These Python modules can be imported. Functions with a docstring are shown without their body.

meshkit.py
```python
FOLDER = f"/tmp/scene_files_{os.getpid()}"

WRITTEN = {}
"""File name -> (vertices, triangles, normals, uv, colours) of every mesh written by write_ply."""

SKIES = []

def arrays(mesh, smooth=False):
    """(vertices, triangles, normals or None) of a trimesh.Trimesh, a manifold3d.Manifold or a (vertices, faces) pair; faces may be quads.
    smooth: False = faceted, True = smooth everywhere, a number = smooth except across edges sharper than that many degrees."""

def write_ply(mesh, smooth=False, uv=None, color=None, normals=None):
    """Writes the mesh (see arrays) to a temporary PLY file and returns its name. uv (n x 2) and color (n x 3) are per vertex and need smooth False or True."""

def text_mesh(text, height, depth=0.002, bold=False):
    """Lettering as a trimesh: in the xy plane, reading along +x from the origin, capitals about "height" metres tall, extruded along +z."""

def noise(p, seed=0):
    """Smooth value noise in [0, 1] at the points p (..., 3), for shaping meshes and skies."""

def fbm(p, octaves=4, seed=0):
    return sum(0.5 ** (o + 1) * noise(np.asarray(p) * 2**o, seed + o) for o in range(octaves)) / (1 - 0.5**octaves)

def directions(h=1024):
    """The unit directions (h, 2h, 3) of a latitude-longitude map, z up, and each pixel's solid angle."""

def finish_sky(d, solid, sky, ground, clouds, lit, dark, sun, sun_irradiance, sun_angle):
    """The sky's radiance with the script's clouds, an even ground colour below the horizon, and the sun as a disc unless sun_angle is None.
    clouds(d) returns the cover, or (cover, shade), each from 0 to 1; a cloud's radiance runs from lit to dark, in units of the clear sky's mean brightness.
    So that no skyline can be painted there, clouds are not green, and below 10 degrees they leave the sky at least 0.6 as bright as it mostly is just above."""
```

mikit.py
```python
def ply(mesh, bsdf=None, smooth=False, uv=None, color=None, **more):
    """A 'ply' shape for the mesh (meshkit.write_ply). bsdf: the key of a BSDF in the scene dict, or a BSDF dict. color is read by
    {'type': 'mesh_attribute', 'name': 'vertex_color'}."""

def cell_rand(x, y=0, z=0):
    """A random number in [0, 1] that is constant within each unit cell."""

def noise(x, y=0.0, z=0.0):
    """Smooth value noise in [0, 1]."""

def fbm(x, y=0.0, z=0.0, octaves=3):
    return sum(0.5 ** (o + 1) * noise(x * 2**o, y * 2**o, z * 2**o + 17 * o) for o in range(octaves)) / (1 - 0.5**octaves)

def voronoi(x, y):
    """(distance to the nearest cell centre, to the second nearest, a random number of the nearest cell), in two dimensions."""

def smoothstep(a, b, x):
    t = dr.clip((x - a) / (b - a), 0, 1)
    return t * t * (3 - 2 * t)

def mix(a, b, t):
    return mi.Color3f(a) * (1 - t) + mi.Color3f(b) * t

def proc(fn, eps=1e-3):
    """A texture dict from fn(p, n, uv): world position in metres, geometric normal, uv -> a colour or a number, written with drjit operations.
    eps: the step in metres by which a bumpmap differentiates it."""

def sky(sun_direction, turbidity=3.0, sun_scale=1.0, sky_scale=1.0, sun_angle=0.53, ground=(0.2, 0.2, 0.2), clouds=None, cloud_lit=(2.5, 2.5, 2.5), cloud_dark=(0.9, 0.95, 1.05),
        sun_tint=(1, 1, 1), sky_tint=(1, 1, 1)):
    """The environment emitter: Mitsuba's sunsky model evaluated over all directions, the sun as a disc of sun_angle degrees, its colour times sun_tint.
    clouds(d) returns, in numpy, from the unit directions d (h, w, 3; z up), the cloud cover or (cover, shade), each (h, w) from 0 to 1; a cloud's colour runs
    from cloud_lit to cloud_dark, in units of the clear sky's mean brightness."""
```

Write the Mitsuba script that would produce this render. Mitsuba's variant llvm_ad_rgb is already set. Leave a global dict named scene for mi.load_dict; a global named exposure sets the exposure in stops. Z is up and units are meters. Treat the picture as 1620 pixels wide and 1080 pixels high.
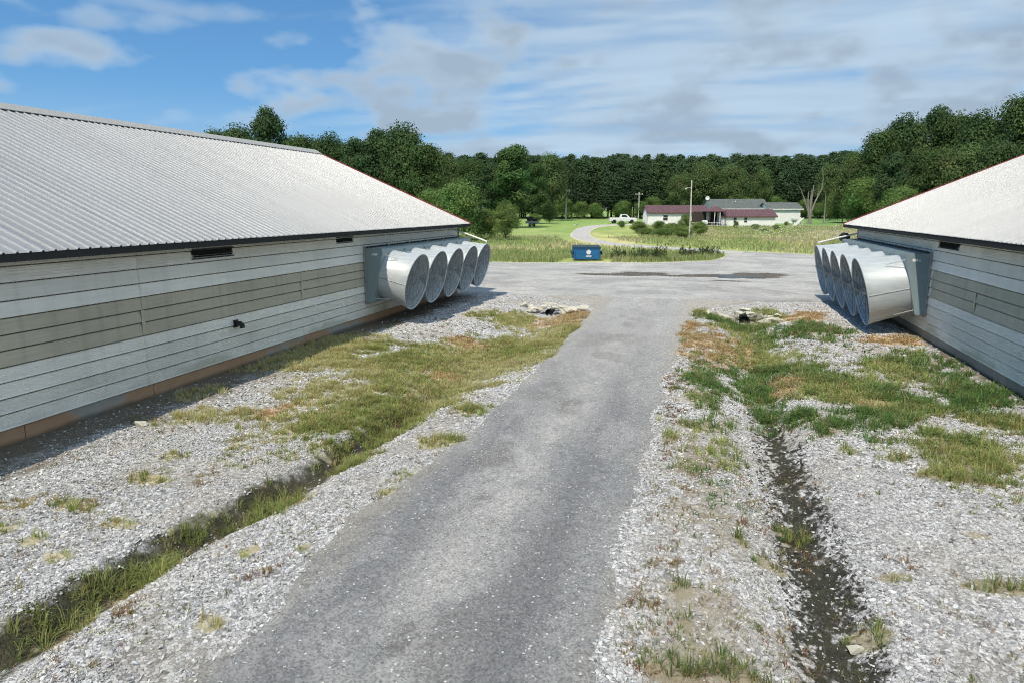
import math, random
import numpy as np, trimesh, drjit as dr, mitsuba as mi, mikit, meshkit
from mikit import noise, fbm, voronoi, smoothstep, mix, cell_rand
from mitsuba import ScalarTransform4f as T

scene, labels = {}, {}
# ------------------------------------------------------------------ camera, sky, exposure
YAW, PITCH = math.radians(15.33), math.radians(10.81)          # the farm track runs along +y; the camera looks a little left of it
CAM = np.array([0, 0, 3.3])
FWD = np.array([-math.sin(YAW) * math.cos(PITCH), math.cos(YAW) * math.cos(PITCH), -math.sin(PITCH)])
scene['camera'] = {'type': 'perspective', 'fov': 2 * math.degrees(math.atan(810 / 1100)), 'fov_axis': 'x', 'near_clip': 0.1, 'far_clip': 5000.0,
                   'to_world': T().look_at(origin=CAM.tolist(), target=(CAM + FWD).tolist(), up=[0, 0, 1])}
exposure = 1.5
SUN = (-0.17, -0.70, 1.0)


def sky_clouds(d):
    az = np.degrees(np.arctan2(d[..., 0], d[..., 1])) + 15.3
    el = np.degrees(np.arcsin(np.clip(d[..., 2], -1, 1)))
    h = np.maximum(d[..., 2], 0) + 0.10
    q = np.stack([d[..., 0] / h, d[..., 1] / h, 0 * h], -1)
    q = q + 0.35 * np.stack([meshkit.fbm(q * 0.9 + 7, 3, 3), meshkit.fbm(q * 0.9 + 31, 3, 4), 0 * h], -1)
    big = meshkit.fbm(q * 0.55 + 3.3, 4, 11)
    streak = .55 * meshkit.fbm(q * np.array([1.0, 2.6, 1]) + 5.1, 5, 12) + .45 * meshkit.fbm(q * np.array([2.4, 7.5, 1]) + 2.1, 4, 14)
    puff = .5 + 1.25 * (meshkit.fbm(np.stack([az * 0.22, el * 0.46, 0 * az], -1) + 40, 6, 21) - .5)
    side = np.tanh((az + 2 + 0.35 * el) / 11.0)                 # the sheet of cloud lies towards the right
    sheet = np.clip((streak * 0.70 + big * 0.30 + 0.17 * side - 0.415) / 0.24, 0, 1)
    sheet = sheet * (0.80 + 0.2 * side)
    haze = np.clip(1 - el / 9.0, 0, 1) ** 1.2 * 0.55

    def heap(a, e, ra, re, k=1.0):
        g = 1 - ((az - a) / ra) ** 2 - ((el - e) / np.where(el < e, re * 0.75, re)) ** 2
        return np.clip((np.maximum(g, -2.5) * 0.42 + (puff - 0.5) * 2.2 + 0.12) / 0.70, 0, 1) * k

    H = [(-6, 9.5, 9.5, 5.2, 1), (-16.8, 7.9, 3.2, 2.0, .95), (-31.5, 9.6, 4.2, 1.5, .9), (-37.5, 8.4, 3.0, 1.6, 1), (-29, 12.4, 5.5, .8, .6), (15, 6.2, 8, 2.6, .9), (22, 12.5, 13, 4.5, .95), (9, 8.2, 5, 1.8, .85), (-22, 6.2, 5, 1.0, .6), (-24, 13.5, 6, .7, .5), (9, 4.0, 5, 1.3, .8),
         (-2, 4.3, 6, 1.4, .8), (34, 8, 12, 4, .9), (-58, 10, 12, 4, .9), (60, 14, 16, 5, .9), (90, 9, 14, 5, .9), (-95, 12, 14, 5, .9), (130, 10, 18, 5, .9), (178, 13, 18, 5, .9), (-140, 9, 16, 5, .9)]
    cum = np.zeros_like(az)
    under = np.zeros_like(az)
    for a, e, ra, re, k in H:
        c = heap(a, e, ra, re, k)
        cum = np.maximum(cum, c)
        under = np.maximum(under, c * np.clip(0.62 - (el - e) / (2.2 * re) + (puff - .5) * 1.2, 0, 1))
    cover = 1 - (1 - sheet * 0.85) * (1 - cum * 0.92) * (1 - haze)
    shade = np.clip(0.24 + 0.62 * under + 0.7 * (puff - .5) * cum + 1.0 * (.52 - streak) * np.clip(side + .4, 0, 1) + 0.30 * (big - .5) + 0.25 * np.clip(side, 0, 1) * np.clip(big * 2 - .6, 0, 1), 0, 1)
    return np.clip(cover, 0, 1), shade


scene['sky'] = mikit.sky(SUN, turbidity=3.0, clouds=sky_clouds, cloud_lit=(2.10, 2.62, 3.10), cloud_dark=(1.36, 1.72, 2.13), sun_tint=(.93, 1.0, 1.07), sky_tint=(0.66, 1.02, 1.22), ground=(0.22, 0.22, 0.19))


# ------------------------------------------------------------------ helpers
def tag(key, label=None, category=None, group=None, kind=None):
    d = labels.setdefault(key, {})
    for k, v in (('label', label), ('category', category), ('group', group), ('kind', kind)):
        if v:
            d[k] = v
    return key


def free(key):
    if key not in scene and key not in labels and not any(k.startswith(key + '__') for k in (scene if key in THINGS else ())):
        return key
    n = COUNT.get(key, 0)
    while True:
        n += 1
        k = f'{key}_{n:03d}'
        if k not in scene and k not in labels:
            COUNT[key] = n
            return k


COUNT, THINGS = {}, set()


def thing(name, label, category, group=None):
    return tag(free(name), label, category, group)


def part(parent, name, mesh, bsdf, smooth=False, **kw):
    key = free(f'{parent}__{name}' if parent else name)
    scene[key] = mikit.ply(mesh, bsdf, smooth, **kw)
    return key


def put(parent, name, shape):
    key = free(f'{parent}__{name}' if parent else name)
    scene[key] = shape
    return key


def cat(ms):
    return trimesh.util.concatenate([m for m in ms if m is not None])


def box(x0, x1, y0, y1, z0, z1):
    b = trimesh.creation.box((abs(x1 - x0), abs(y1 - y0), abs(z1 - z0)))
    b.apply_translation(((x0 + x1) / 2, (y0 + y1) / 2, (z0 + z1) / 2))
    return b


def hull(pts):
    return trimesh.convex.convex_hull(np.asarray(pts, float))


def tube(path, radii, sides=8):
    p = np.asarray(path, float)
    r = np.broadcast_to(np.asarray(radii, float), (len(p),))
    t = np.gradient(p, axis=0)
    t /= np.linalg.norm(t, axis=1, keepdims=True) + 1e-12
    ref = np.array([0, 0, 1.0]) if abs(t[:, 2]).mean() < 0.8 else np.array([1.0, 0, 0])
    a = np.cross(t, ref)
    a /= np.linalg.norm(a, axis=1, keepdims=True) + 1e-12
    b = np.cross(t, a)
    th = np.arange(sides) * 2 * np.pi / sides
    v = (p[:, None] + r[:, None, None] * (np.cos(th)[None, :, None] * a[:, None] + np.sin(th)[None, :, None] * b[:, None])).reshape(-1, 3)
    f = []
    for i in range(len(p) - 1):
        for j in range(sides):
            k = (j + 1) % sides
            f += [[i * sides + j, i * sides + k, (i + 1) * sides + k], [i * sides + j, (i + 1) * sides + k, (i + 1) * sides + j]]
    for j in range(1, sides - 1):
        f.append([0, j + 1, j])
        o = (len(p) - 1) * sides
        f.append([o, o + j, o + j + 1])
    return trimesh.Trimesh(v, f, process=False)


def prism(poly, axis, lo, hi):
    """closed polygon (list of 2-d points) swept along an axis; 'y': points are (x, z)"""
    from shapely.geometry import Polygon
    from shapely.geometry.polygon import orient
    m = trimesh.creation.extrude_polygon(orient(Polygon(poly)), hi - lo, engine='earcut')
    v = m.vertices
    if axis == 'y':
        m.vertices = np.stack([v[:, 0], v[:, 2] + lo, v[:, 1]], 1)
        m.invert()
    elif axis == 'x':
        m.vertices = np.stack([v[:, 2] + lo, v[:, 0], v[:, 1]], 1)
    else:
        m.vertices = v + [0, 0, lo]
    return m


def grid(X, Y, Z):
    ny, nx = X.shape
    v = np.stack([X, Y, Z], -1).reshape(-1, 3)
    i, j = np.meshgrid(np.arange(ny - 1), np.arange(nx - 1), indexing='ij')
    a = (i * nx + j).ravel()
    return v, np.vstack([np.stack([a, a + 1, a + nx + 1], 1), np.stack([a, a + nx + 1, a + nx], 1)])


def B(name, d):
    scene[name] = d
    return name


def P(name, color, rough=0.6, metal=0.0, spec=0.4, bump=None, bscale=1.0, **kw):
    c = mikit.proc(color) if callable(color) else {'type': 'rgb', 'value': list(color)}
    d = {'type': 'principled', 'base_color': c, 'roughness': mikit.proc(rough) if callable(rough) else rough, 'metallic': metal, 'specular': spec, **kw}
    if bump is not None:
        d = {'type': 'bumpmap', 'arbitrary': mikit.proc(bump, 2e-3), 'scale': bscale, 'bsdf': d}
    return B(name, {'type': 'twosided', 'bsdf': d})


VC = {'type': 'mesh_attribute', 'name': 'vertex_color'}


# ------------------------------------------------------------------ the lie of the land
def sst(a, b, x):
    t = np.clip((x - a) / (b - a), 0, 1)
    return t * t * (3 - 2 * t)


LD = np.array([[-40, -5.3], [3.75, -5.1], [5.45, -5.12], [7, -4.82], [9.6, -4.68], [11.5, -4.65], [16, -5.0], [21.3, -4.85], [60, -4.8]])
RD = np.array([[-40, 1.15], [4.85, 1.15], [6.5, 1.18], [8.9, 1.13], [11.8, 1.15], [16.6, 1.28], [22, 1.32], [60, 1.3]])
BX = [-60, -9.2, -8.3, -5.9, -3.6, -.4, .5, 2.2, 4.8, 5.45, 60]
BZ = [.06, .06, .05, -.03, 0, 0, -.02, -.02, .07, .08, .08]


def gz(x, y):
    x, y = np.asarray(x, float), np.asarray(y, float)
    near = 1 - sst(22.3, 24.0, y)
    dl = x - np.interp(y, LD[:, 0], LD[:, 1])
    w = sst(10.5, 14, y)
    wl = np.where(dl < 0, .19 + .82 * w, .36 + .59 * w)
    dr_ = x - np.interp(y, RD[:, 0], RD[:, 1])
    wr = np.where(dr_ < 0, .55, .36 + .5 * sst(13, 17, y))
    z = np.interp(x, BX, BZ) * (1 - sst(24, 28, y))
    z = z - near * ((.23 + .01 * w) * np.exp(-(dl / wl) ** 2) + .30 * np.exp(-(dr_ / wr) ** 2))
    return z + .7 * sst(55, 210, y) + .9 * sst(210, 500, y)


def gzn(x, y):
    """with the small unevenness of loose ground"""
    x, y = np.asarray(x, float), np.asarray(y, float)
    q = np.stack(np.broadcast_arrays(x, y, 0 * x), -1)
    off = sst(.0, .8, np.abs(x + 1.95) - 1.45) * sst(1.2, 2.2, y)
    return gz(x, y) + off * (.05 * (meshkit.fbm(q * .9 + 50, 3, 5) - .5) + .03 * (meshkit.fbm(q * 4.5, 2, 6) - .5)) * (1 - sst(22, 26, y) * .8)


def patch(rows, x, y, nz, amp=.9):
    """0..1 cover of a set of ragged-edged patches; works on drjit and on numpy numbers"""
    m = -9.0
    mx = np.maximum if isinstance(x, np.ndarray) else dr.maximum
    for cx, cy, rx, ry in rows:
        m = mx(m, 1 - ((x - cx) / rx) ** 2 - ((y - cy) / ry) ** 2)
    return m + amp * (nz - .5) * 2


def np_noise(x, y, s, z=0.0):
    return meshkit.fbm(np.stack([x * s, y * s, 0 * x + z], -1) + 1e6, 3)


def d_line(x, pts, y):
    return x - np.interp(y, pts[:, 0], pts[:, 1])


def lerp_line(pts, y):
    """piecewise linear x(y) in drjit"""
    out = mi.Float(pts[0, 1])
    for (a, u), (b, v) in zip(pts[:-1], pts[1:]):
        out = out + float(v - u) * dr.clip((y - float(a)) / float(b - a), 0, 1)
    return out


# ------------------------------------------------------------------ ground materials
def gravel_color(x, y, soilness):
    d1, d2, r1 = voronoi(x * 26, y * 26)
    e1, e2, r2 = voronoi(x * 47 + 9, y * 47)
    st = .24 + .45 * r1 + .16 * (r2 - .5)
    gap = smoothstep(.02, .16, d2 - d1)  # gaps between stones painted darker, for dirt and the stones' own shade
    c = mix((.22, .21, .20), (.98, .99, 1.01), gap * .88 + .12) * st
    big = fbm(x * .55, y * .55, 3.0)
    c = c * (.82 + .36 * big)
    dirt = smoothstep(.45, .70, fbm(x * 1.3 + 11, y * 1.3, 9.0)) * .75
    return mix(c, mix((.26, .23, .175), c, .5), dirt)


def ground_color(p, n, uv):
    x, y = p.x, p.y
    nz = fbm(x * 1.6, y * 1.6, 0.0)
    nf = fbm(x * 9, y * 9, 2.0)
    g = gravel_color(x, y, nz)
    # soil that shows between the grass
    nm = nz + .55 * (fbm(x * 5.5, y * 5.5, 4.0) - .5)
    cov = dr.maximum(patch(GL, x, y, nm, 1.3), patch(GR, x, y, nm, 1.3))
    soil = mix((.20, .175, .085), (.33, .28, .165), nf)
    soil = mix(mix((.33, .295, .15), (.44, .385, .22), nf), soil, smoothstep(-3.5, -2.5, x))
    c = mix(g, soil, smoothstep(-.15, .85, cov + 1.2 * (nf - .5)) * .72)
    oc = patch(OC, x, y, nm, 1.2)
    clay = mix((.40, .255, .14), (.56, .42, .27), nf)
    c = mix(c, clay, smoothstep(-.4, .7, oc + 1.1 * (nf - .5)) * .85)
    dk = patch([(.09, 8.87, .30, .55)], x, y, nm, .9)
    c = mix(c, mix((.115, .075, .05), (.20, .14, .095), nf), smoothstep(-.2, .6, dk + 1.0 * (nf - .5)) * .9)
    # trampled dusty strip beside the track
    dusty = smoothstep(1.0, .0, dr.abs(x - .1) * 1.2) * smoothstep(.34, .56, nm) * (1 - smoothstep(20, 23, y))
    c = mix(c, mix((.23, .19, .13), (.34, .30, .225), nf), dusty * .75)
    # wet mud and algae on the floor of the right-hand ditch
    dd = x - lerp_line(RD, y) - .05
    nq = fbm(x * 22, y * 14, 7.0)
    ww = .23 - .016 * (y - 4)
    wet = (1 - smoothstep(-.05, .13, dr.abs(dd + .30 * (nz - .5)) - ww + .42 * (nf - .5) + .5 * (nq - .5))) * (1 - smoothstep(11.5, 14.5, y))
    c = mix(c, mix((.016, .016, .011), (.050, .050, .028), nf), wet * .96)
    # dark earth in the left-hand ditch: dampness plus the bank's shadow painted in
    dl = x - lerp_line(LD, y) + .08
    damp_shade = (1 - smoothstep(.02, .22, dr.abs(dl + .25 * (nz - .5)) - .09 + .3 * (nf - .5))) * (1 - smoothstep(11.5, 13, y))
    c = mix(c, mix((.022, .024, .013), (.075, .068, .04), nf), damp_shade * .95)
    # moss and dirt below the barn walls, spread and darkened to paint eave shadow
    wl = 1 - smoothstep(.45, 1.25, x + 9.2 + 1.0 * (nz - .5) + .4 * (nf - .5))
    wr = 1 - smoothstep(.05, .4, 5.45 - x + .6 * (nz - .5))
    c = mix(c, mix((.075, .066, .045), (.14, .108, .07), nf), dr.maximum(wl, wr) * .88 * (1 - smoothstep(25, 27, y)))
    # meadow beyond the gravel yard
    m1 = fbm(x * .11, y * .06, 4.0)
    m2 = fbm(x * .8, y * .35, 5.0)
    m3 = fbm(x * 3.1, y * 1.7, 6.0)
    gr = mix((.165, .215, .075), (.27, .30, .115), m2)
    tan = mix((.46, .40, .23), (.36, .33, .155), m3)
    dry = smoothstep(.46, .60, m1 + .25 * (m2 - .5)) * (1 - smoothstep(95, 125, y)) * .6
    fld = mix(gr, tan, dry)
    lawn = mix((.085, .165, .055), (.13, .215, .075), m2)
    fld = mix(fld, lawn, smoothstep(120, 150, y + 20 * (m1 - .5)))
    left = smoothstep(-11, -16, x + 3 * (m2 - .5)) * smoothstep(58, 66, y)
    fld = mix(fld, mix((.125, .20, .06), (.19, .26, .09), m2), left * .8)
    yard = smoothstep(25.0, 29.0, y + 2 * (nz - .5))
    edge = smoothstep(39.5, 41.5, y + (nz - .5) * 2.0 - .06 * dr.abs(x))
    apron = mix(mix((.25, .25, .245), (.40, .40, .39), nf), g, 1 - yard)
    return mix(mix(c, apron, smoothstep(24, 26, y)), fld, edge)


def ground_bump(p, n, uv):
    d1, d2, r1 = voronoi(uv.x * 26, uv.y * 26)
    return (dr.minimum(d2 - d1, .35) * .03 + r1 * .008) * (1 - smoothstep(24, 40, uv.y))


def road_color(p, n, uv):
    x, y = p.x, p.y
    u = x + 1.95
    nz = fbm(x * .9, y * .45, 1.0)
    n2 = fbm(x * 3.5, y * 2.2, 2.0)
    nf = fbm(x * 17, y * 17, 3.0)
    d1, d2, r = voronoi(x * 60, y * 60)
    e1, e2, q = voronoi(x * 22, y * 22)
    base = mix((.255, .262, .27), (.33, .333, .333), smoothstep(.35, .7, nz))
    wander = .12 * (noise(y * .3, 2.0, 1.0) - .5)
    trk = dr.exp(-dr.square((u - .62 + wander) / .30)) + .75 * dr.exp(-dr.square((u + .85 + wander) / .34))
    base = mix(base, (.195, .20, .212), trk * (.60 + .55 * n2) * (1 - smoothstep(15, 22, y)))
    mid = dr.exp(-dr.square((u + .12 + wander) / .40)) * smoothstep(.34, .62, n2 * .6 + nz * .4)
    base = mix(base, (.44, .435, .42), mid * .62)
    base = mix(base, mix((.27, .272, .272), (.35, .35, .345), n2), smoothstep(9, 18, y) * .75)
    rough_patch = smoothstep(.53, .66, fbm(x * 1.5 + 3, y * .9, 8.0)) * dr.exp(-dr.square((u + .35) / .9))
    fine = smoothstep(.52, .68, fbm(x * 2.6, y * .7, 12.0))
    base = mix(base, (.36, .362, .362), fine * .45)
    base = mix(base, mix((.30, .27, .21), (.36, .33, .27), n2), smoothstep(1.05, 1.55, dr.abs(u) + .5 * (n2 - .5)) * .45)
    base = mix(base, (.17, .165, .158), rough_patch * smoothstep(.36, .56, nf) * .8)
    c = base * (.62 + .52 * r + .40 * (nf - .5))
    speck = smoothstep(.955, .975, q) * (1 - smoothstep(.16, .30, e1))
    c = mix(c, (.70, .70, .69), speck * .85)
    darkspeck = smoothstep(.035, .02, q) * (1 - smoothstep(.2, .34, e1))
    return mix(c, (.09, .09, .09), darkspeck * .6)


def road_bump(p, n, uv):
    d1, d2, r = voronoi(uv.x * 60, uv.y * 60)
    e1, e2, q = voronoi(uv.x * 22, uv.y * 22)
    return (r * .006 + smoothstep(.93, .98, q) * (1 - smoothstep(.1, .35, e1)) * .010 + .03 * fbm(uv.x * 3, uv.y * 3, 1.0)) * (1 - smoothstep(14, 24, uv.y))


MUD = [(-4.6, 35.1, 1.9, .6), (-3.0, 35.9, 1.5, 1.1), (-1.0, 35.3, 1.9, .5), (0.6, 35.8, 1.7, .9), (2.8, 37.2, 1.5, .9), (1.7, 35.8, 2.0, 1.1), (1.3, 33.4, .9, .3)]


def lot_color(p, n, uv):
    x, y = p.x, p.y
    nz = fbm(x * .5, y * .5, 1.0)
    n2 = fbm(x * 2.2, y * 2.2, 2.0)
    nf = fbm(x * 8, y * 8, 3.0)
    c = mix((.225, .228, .23), (.315, .318, .312), smoothstep(.3, .72, nz * .6 + n2 * .4))
    # long curving wheel marks where trucks turn
    a = dr.sqrt(dr.square(x + 3.5) + dr.square((y - 22) * .92))
    ring = smoothstep(.62, .86, noise(a * 1.9, dr.atan2(x + 3.5, y - 22) * 1.5, 3.0))
    c = mix(c, (.19, .187, .182), ring * smoothstep(27, 30, y) * .5)
    w = smoothstep(.60, .9, noise(y * 1.7, x * .09, 7.0))
    c = mix(c, (.20, .197, .19), w * .22 * smoothstep(30, 33, y))
    c = mix(c, (.37, .372, .365), smoothstep(.52, .72, fbm(x * .7 + 4, y * .9, 9.0)) * .4)
    m = patch(MUD, x, y, n2, .7)
    c = mix(c, mix((.045, .040, .034), (.095, .085, .072), nf), smoothstep(-.25, .4, m) * .93)
    far = smoothstep(.9, .0, uv.y)
    c = mix(c, mix((.36, .355, .32), (.46, .455, .41), nf), far * .7)
    return c * (.80 + .4 * nf)


def drive_color(p, n, uv):
    nf = fbm(p.x * 2.0, p.y * .8, 3.0)
    u = dr.abs(uv.x - .5) * 2
    return mix(mix((.27, .268, .262), (.345, .34, .33), nf), (.48, .43, .29), smoothstep(.72, 1.0, u + .4 * (nf - .5)) * .8)


# rows: centre x, centre y, half width, half length in metres
GL = [(-5.9, 10.84, 1.37, 2.47), (-5.54, 13.54, 1.56, 2.82), (-4.57, 16.09, 1.52, 3.38), (-3.78, 18.34, 1.1, 3.22), (-5.95, 20.95, 1.01, 1.35), (-5.06, 9.25, 0.66, 0.34), (-8.61, 13.33, 1.25, 1.45), (-8.4, 14.92, 1.21, 1.25), (-8.49, 10.27, 0.45, 0.72), (-7.78, 8.93, 0.48, 0.43), (-6.87, 7.46, 0.23, 0.23), (-6.53, 6.65, 0.34, 0.25), (-6.71, 5.81, 0.34, 0.18), (-6.9, 5.17, 0.13, 0.12), (-6.44, 5.04, 0.09, 0.12), (-5.94, 4.87, 0.17, 0.12), (-5.84, 5.62, 0.16, 0.12), (-5.26, 4.04, 0.44, 0.33), (-5.33, 4.62, 0.38, 0.32), (-5.23, 4.96, 0.46, 0.42), (-5.29, 5.62, 0.42, 0.45), (-5.2, 6.09, 0.44, 0.47), (-5.01, 6.62, 0.53, 0.55), (-4.73, 6.87, 0.52, 0.61), (-4.33, 5.41, 0.17, 0.15), (-4.92, 8.23, 0.57, 0.56), (-4.86, 9.47, 0.53, 0.57), (-4.73, 10.92, 0.58, 1.06), (-3.4, 7.7, 0.28, 0.28), (-3.49, 8.94, 0.37, 0.31), (-3.41, 7.08, 0.19, 0.15), (-3.69, 5.63, 0.13, 0.12), (-3.41, 5.51, 0.12, 0.12), (-3.7, 4.29, 0.13, 0.12), (-3.65, 10.55, 0.33, 0.38), (-3.43, 7.48, 0.16, 0.15)]
GR = [(1.26, 17.46, 0.78, 3.93), (1.3, 21.04, 0.96, 2.14), (1.2, 14.37, 0.44, 1.9), (1.18, 12.57, 0.31, 1.12), (2.06, 23.28, 0.69, 1.36), (2.85, 20.61, 0.77, 1.26), (3.42, 20.16, 0.63, 1.24), (2.59, 14.07, 0.78, 1.3), (4.02, 15.74, 0.98, 1.57), (4.76, 16.01, 0.56, 1.63), (2.19, 14.23, 0.4, 0.84), (3.02, 13.93, 0.67, 1.1), (3.55, 12.53, 0.59, 0.8), (2.78, 11.97, 0.48, 0.56), (4.33, 12.21, 0.47, 0.94), (4.6, 11.74, 0.36, 0.87), (3.34, 10.61, 0.51, 0.64), (3.65, 10.37, 0.45, 0.69), (3.78, 10.09, 0.31, 0.65), (3.11, 9.52, 0.34, 0.31), (2.75, 9.41, 0.19, 0.14), (2, 11.3, 0.37, 0.45), (1.66, 11.71, 0.29, 0.4), (2.1, 10.19, 0.13, 0.2), (2.56, 9.92, 0.18, 0.21), (3.56, 9.29, 0.33, 0.22), (0.4, 16.13, 0.39, 0.7), (-0.08, 16.1, 0.23, 0.57), (-0.47, 17.8, 0.19, 0.53), (0.15, 12.05, 0.46, 0.41), (0.25, 10.87, 0.46, 0.54), (-0.33, 10.01, 0.17, 0.26), (1.09, 7.83, 0.19, 0.24), (0.84, 6.88, 0.21, 0.13), (1.83, 6.6, 0.16, 0.12), (2.65, 6.6, 0.27, 0.12), (1.45, 5.77, 0.19, 0.17), (-0.05, 5.87, 0.09, 0.17), (0, 5.28, 0.06, 0.14), (0.39, 4.87, 0.25, 0.14), (-0.08, 4.67, 0.21, 0.12), (2.9, 7.66, 0.15, 0.12), (0.52, 7.1, 0.11, 0.12), (0.03, 22.38, 0.57, 1.08), (1.8, 15.68, 0.81, 1.01), (4.58, 13.81, 0.64, 0.96), (0.08, 13.88, 0.28, 0.53)]
OC = [(0.36, 17.52, 1.05, 2.72), (3.13, 22.82, 0.76, 1.04), (4.52, 19.01, 0.74, 0.63), (-4.14, 21.04, 1.02, 1.61), (-6.7, 9.71, 0.25, 0.55), (-5.36, 13.44, 0.6, 0.4), (-5.78, 16.74, 0.58, 0.72), (-0.29, 19.81, 0.26, 2.17), (3.01, 12.73, 0.31, 0.33), (1.66, 14.35, 0.35, 1.21)]
GL[17:25] = [(a + .16, b, c * .52, d) for a, b, c, d in GL[17:25]]
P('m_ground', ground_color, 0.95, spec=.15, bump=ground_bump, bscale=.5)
P('m_road', road_color, 0.85, spec=.25, bump=road_bump, bscale=.8)
P('m_lot', lot_color, 0.9, spec=.2)
P('m_drive', drive_color, 0.9, spec=.2)
B('m_puddle', {'type': 'twosided', 'bsdf': {'type': 'roughplastic', 'alpha': .16, 'diffuse_reflectance': {'type': 'rgb', 'value': [.06, .056, .048]}, 'int_ior': 1.33}})
B('m_stone', {'type': 'twosided', 'bsdf': {'type': 'principled', 'base_color': VC, 'roughness': .85, 'specular': .25}})
B('m_leaf', {'type': 'principledthin', 'base_color': VC, 'roughness': .55, 'diff_trans': .7, 'spec_trans': 0.0, 'eta': 1.35})
B('m_blade', {'type': 'principledthin', 'base_color': VC, 'roughness': .6, 'diff_trans': 1.0, 'spec_trans': 0.0, 'eta': 1.3})

# ------------------------------------------------------------------ ground sheet, road, yard, driveway
xs = np.concatenate([-9.6 - np.geomspace(.3, 1500, 46)[::-1], np.arange(-9.6, 5.9, .09), 5.9 + np.geomspace(.3, 1500, 46)])
ys = np.concatenate([1.2 - np.geomspace(.4, 400, 22)[::-1], np.arange(1.2, 27, .11), 27 + np.geomspace(.25, 2500, 75)])
X, Y = np.meshgrid(xs, ys)
V, F = grid(X, Y, gzn(X, Y))
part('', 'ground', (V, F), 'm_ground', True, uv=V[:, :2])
tag('ground', 'pale gravel verges with two drainage ditches, running out into a meadow', kind='structure')


def ribbon(left, right, n, lift, edge=-.012):
    """a sheet between two lines of points, n points across, laid on the ground, its borders dipping into it"""
    s = np.linspace(0, 1, n)
    pts = left[:, None] * (1 - s)[None, :, None] + right[:, None] * s[None, :, None]
    z = gz(pts[..., 0], pts[..., 1]) + lift
    z[:, 0] += edge - lift
    z[:, -1] += edge - lift
    return grid(pts[..., 0], pts[..., 1], z)


def rag(t, amp, s, seed):
    return amp * 2 * (meshkit.fbm(np.stack([t * s, 0 * t, 0 * t], -1) + 5, 4, seed) - .5)


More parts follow.
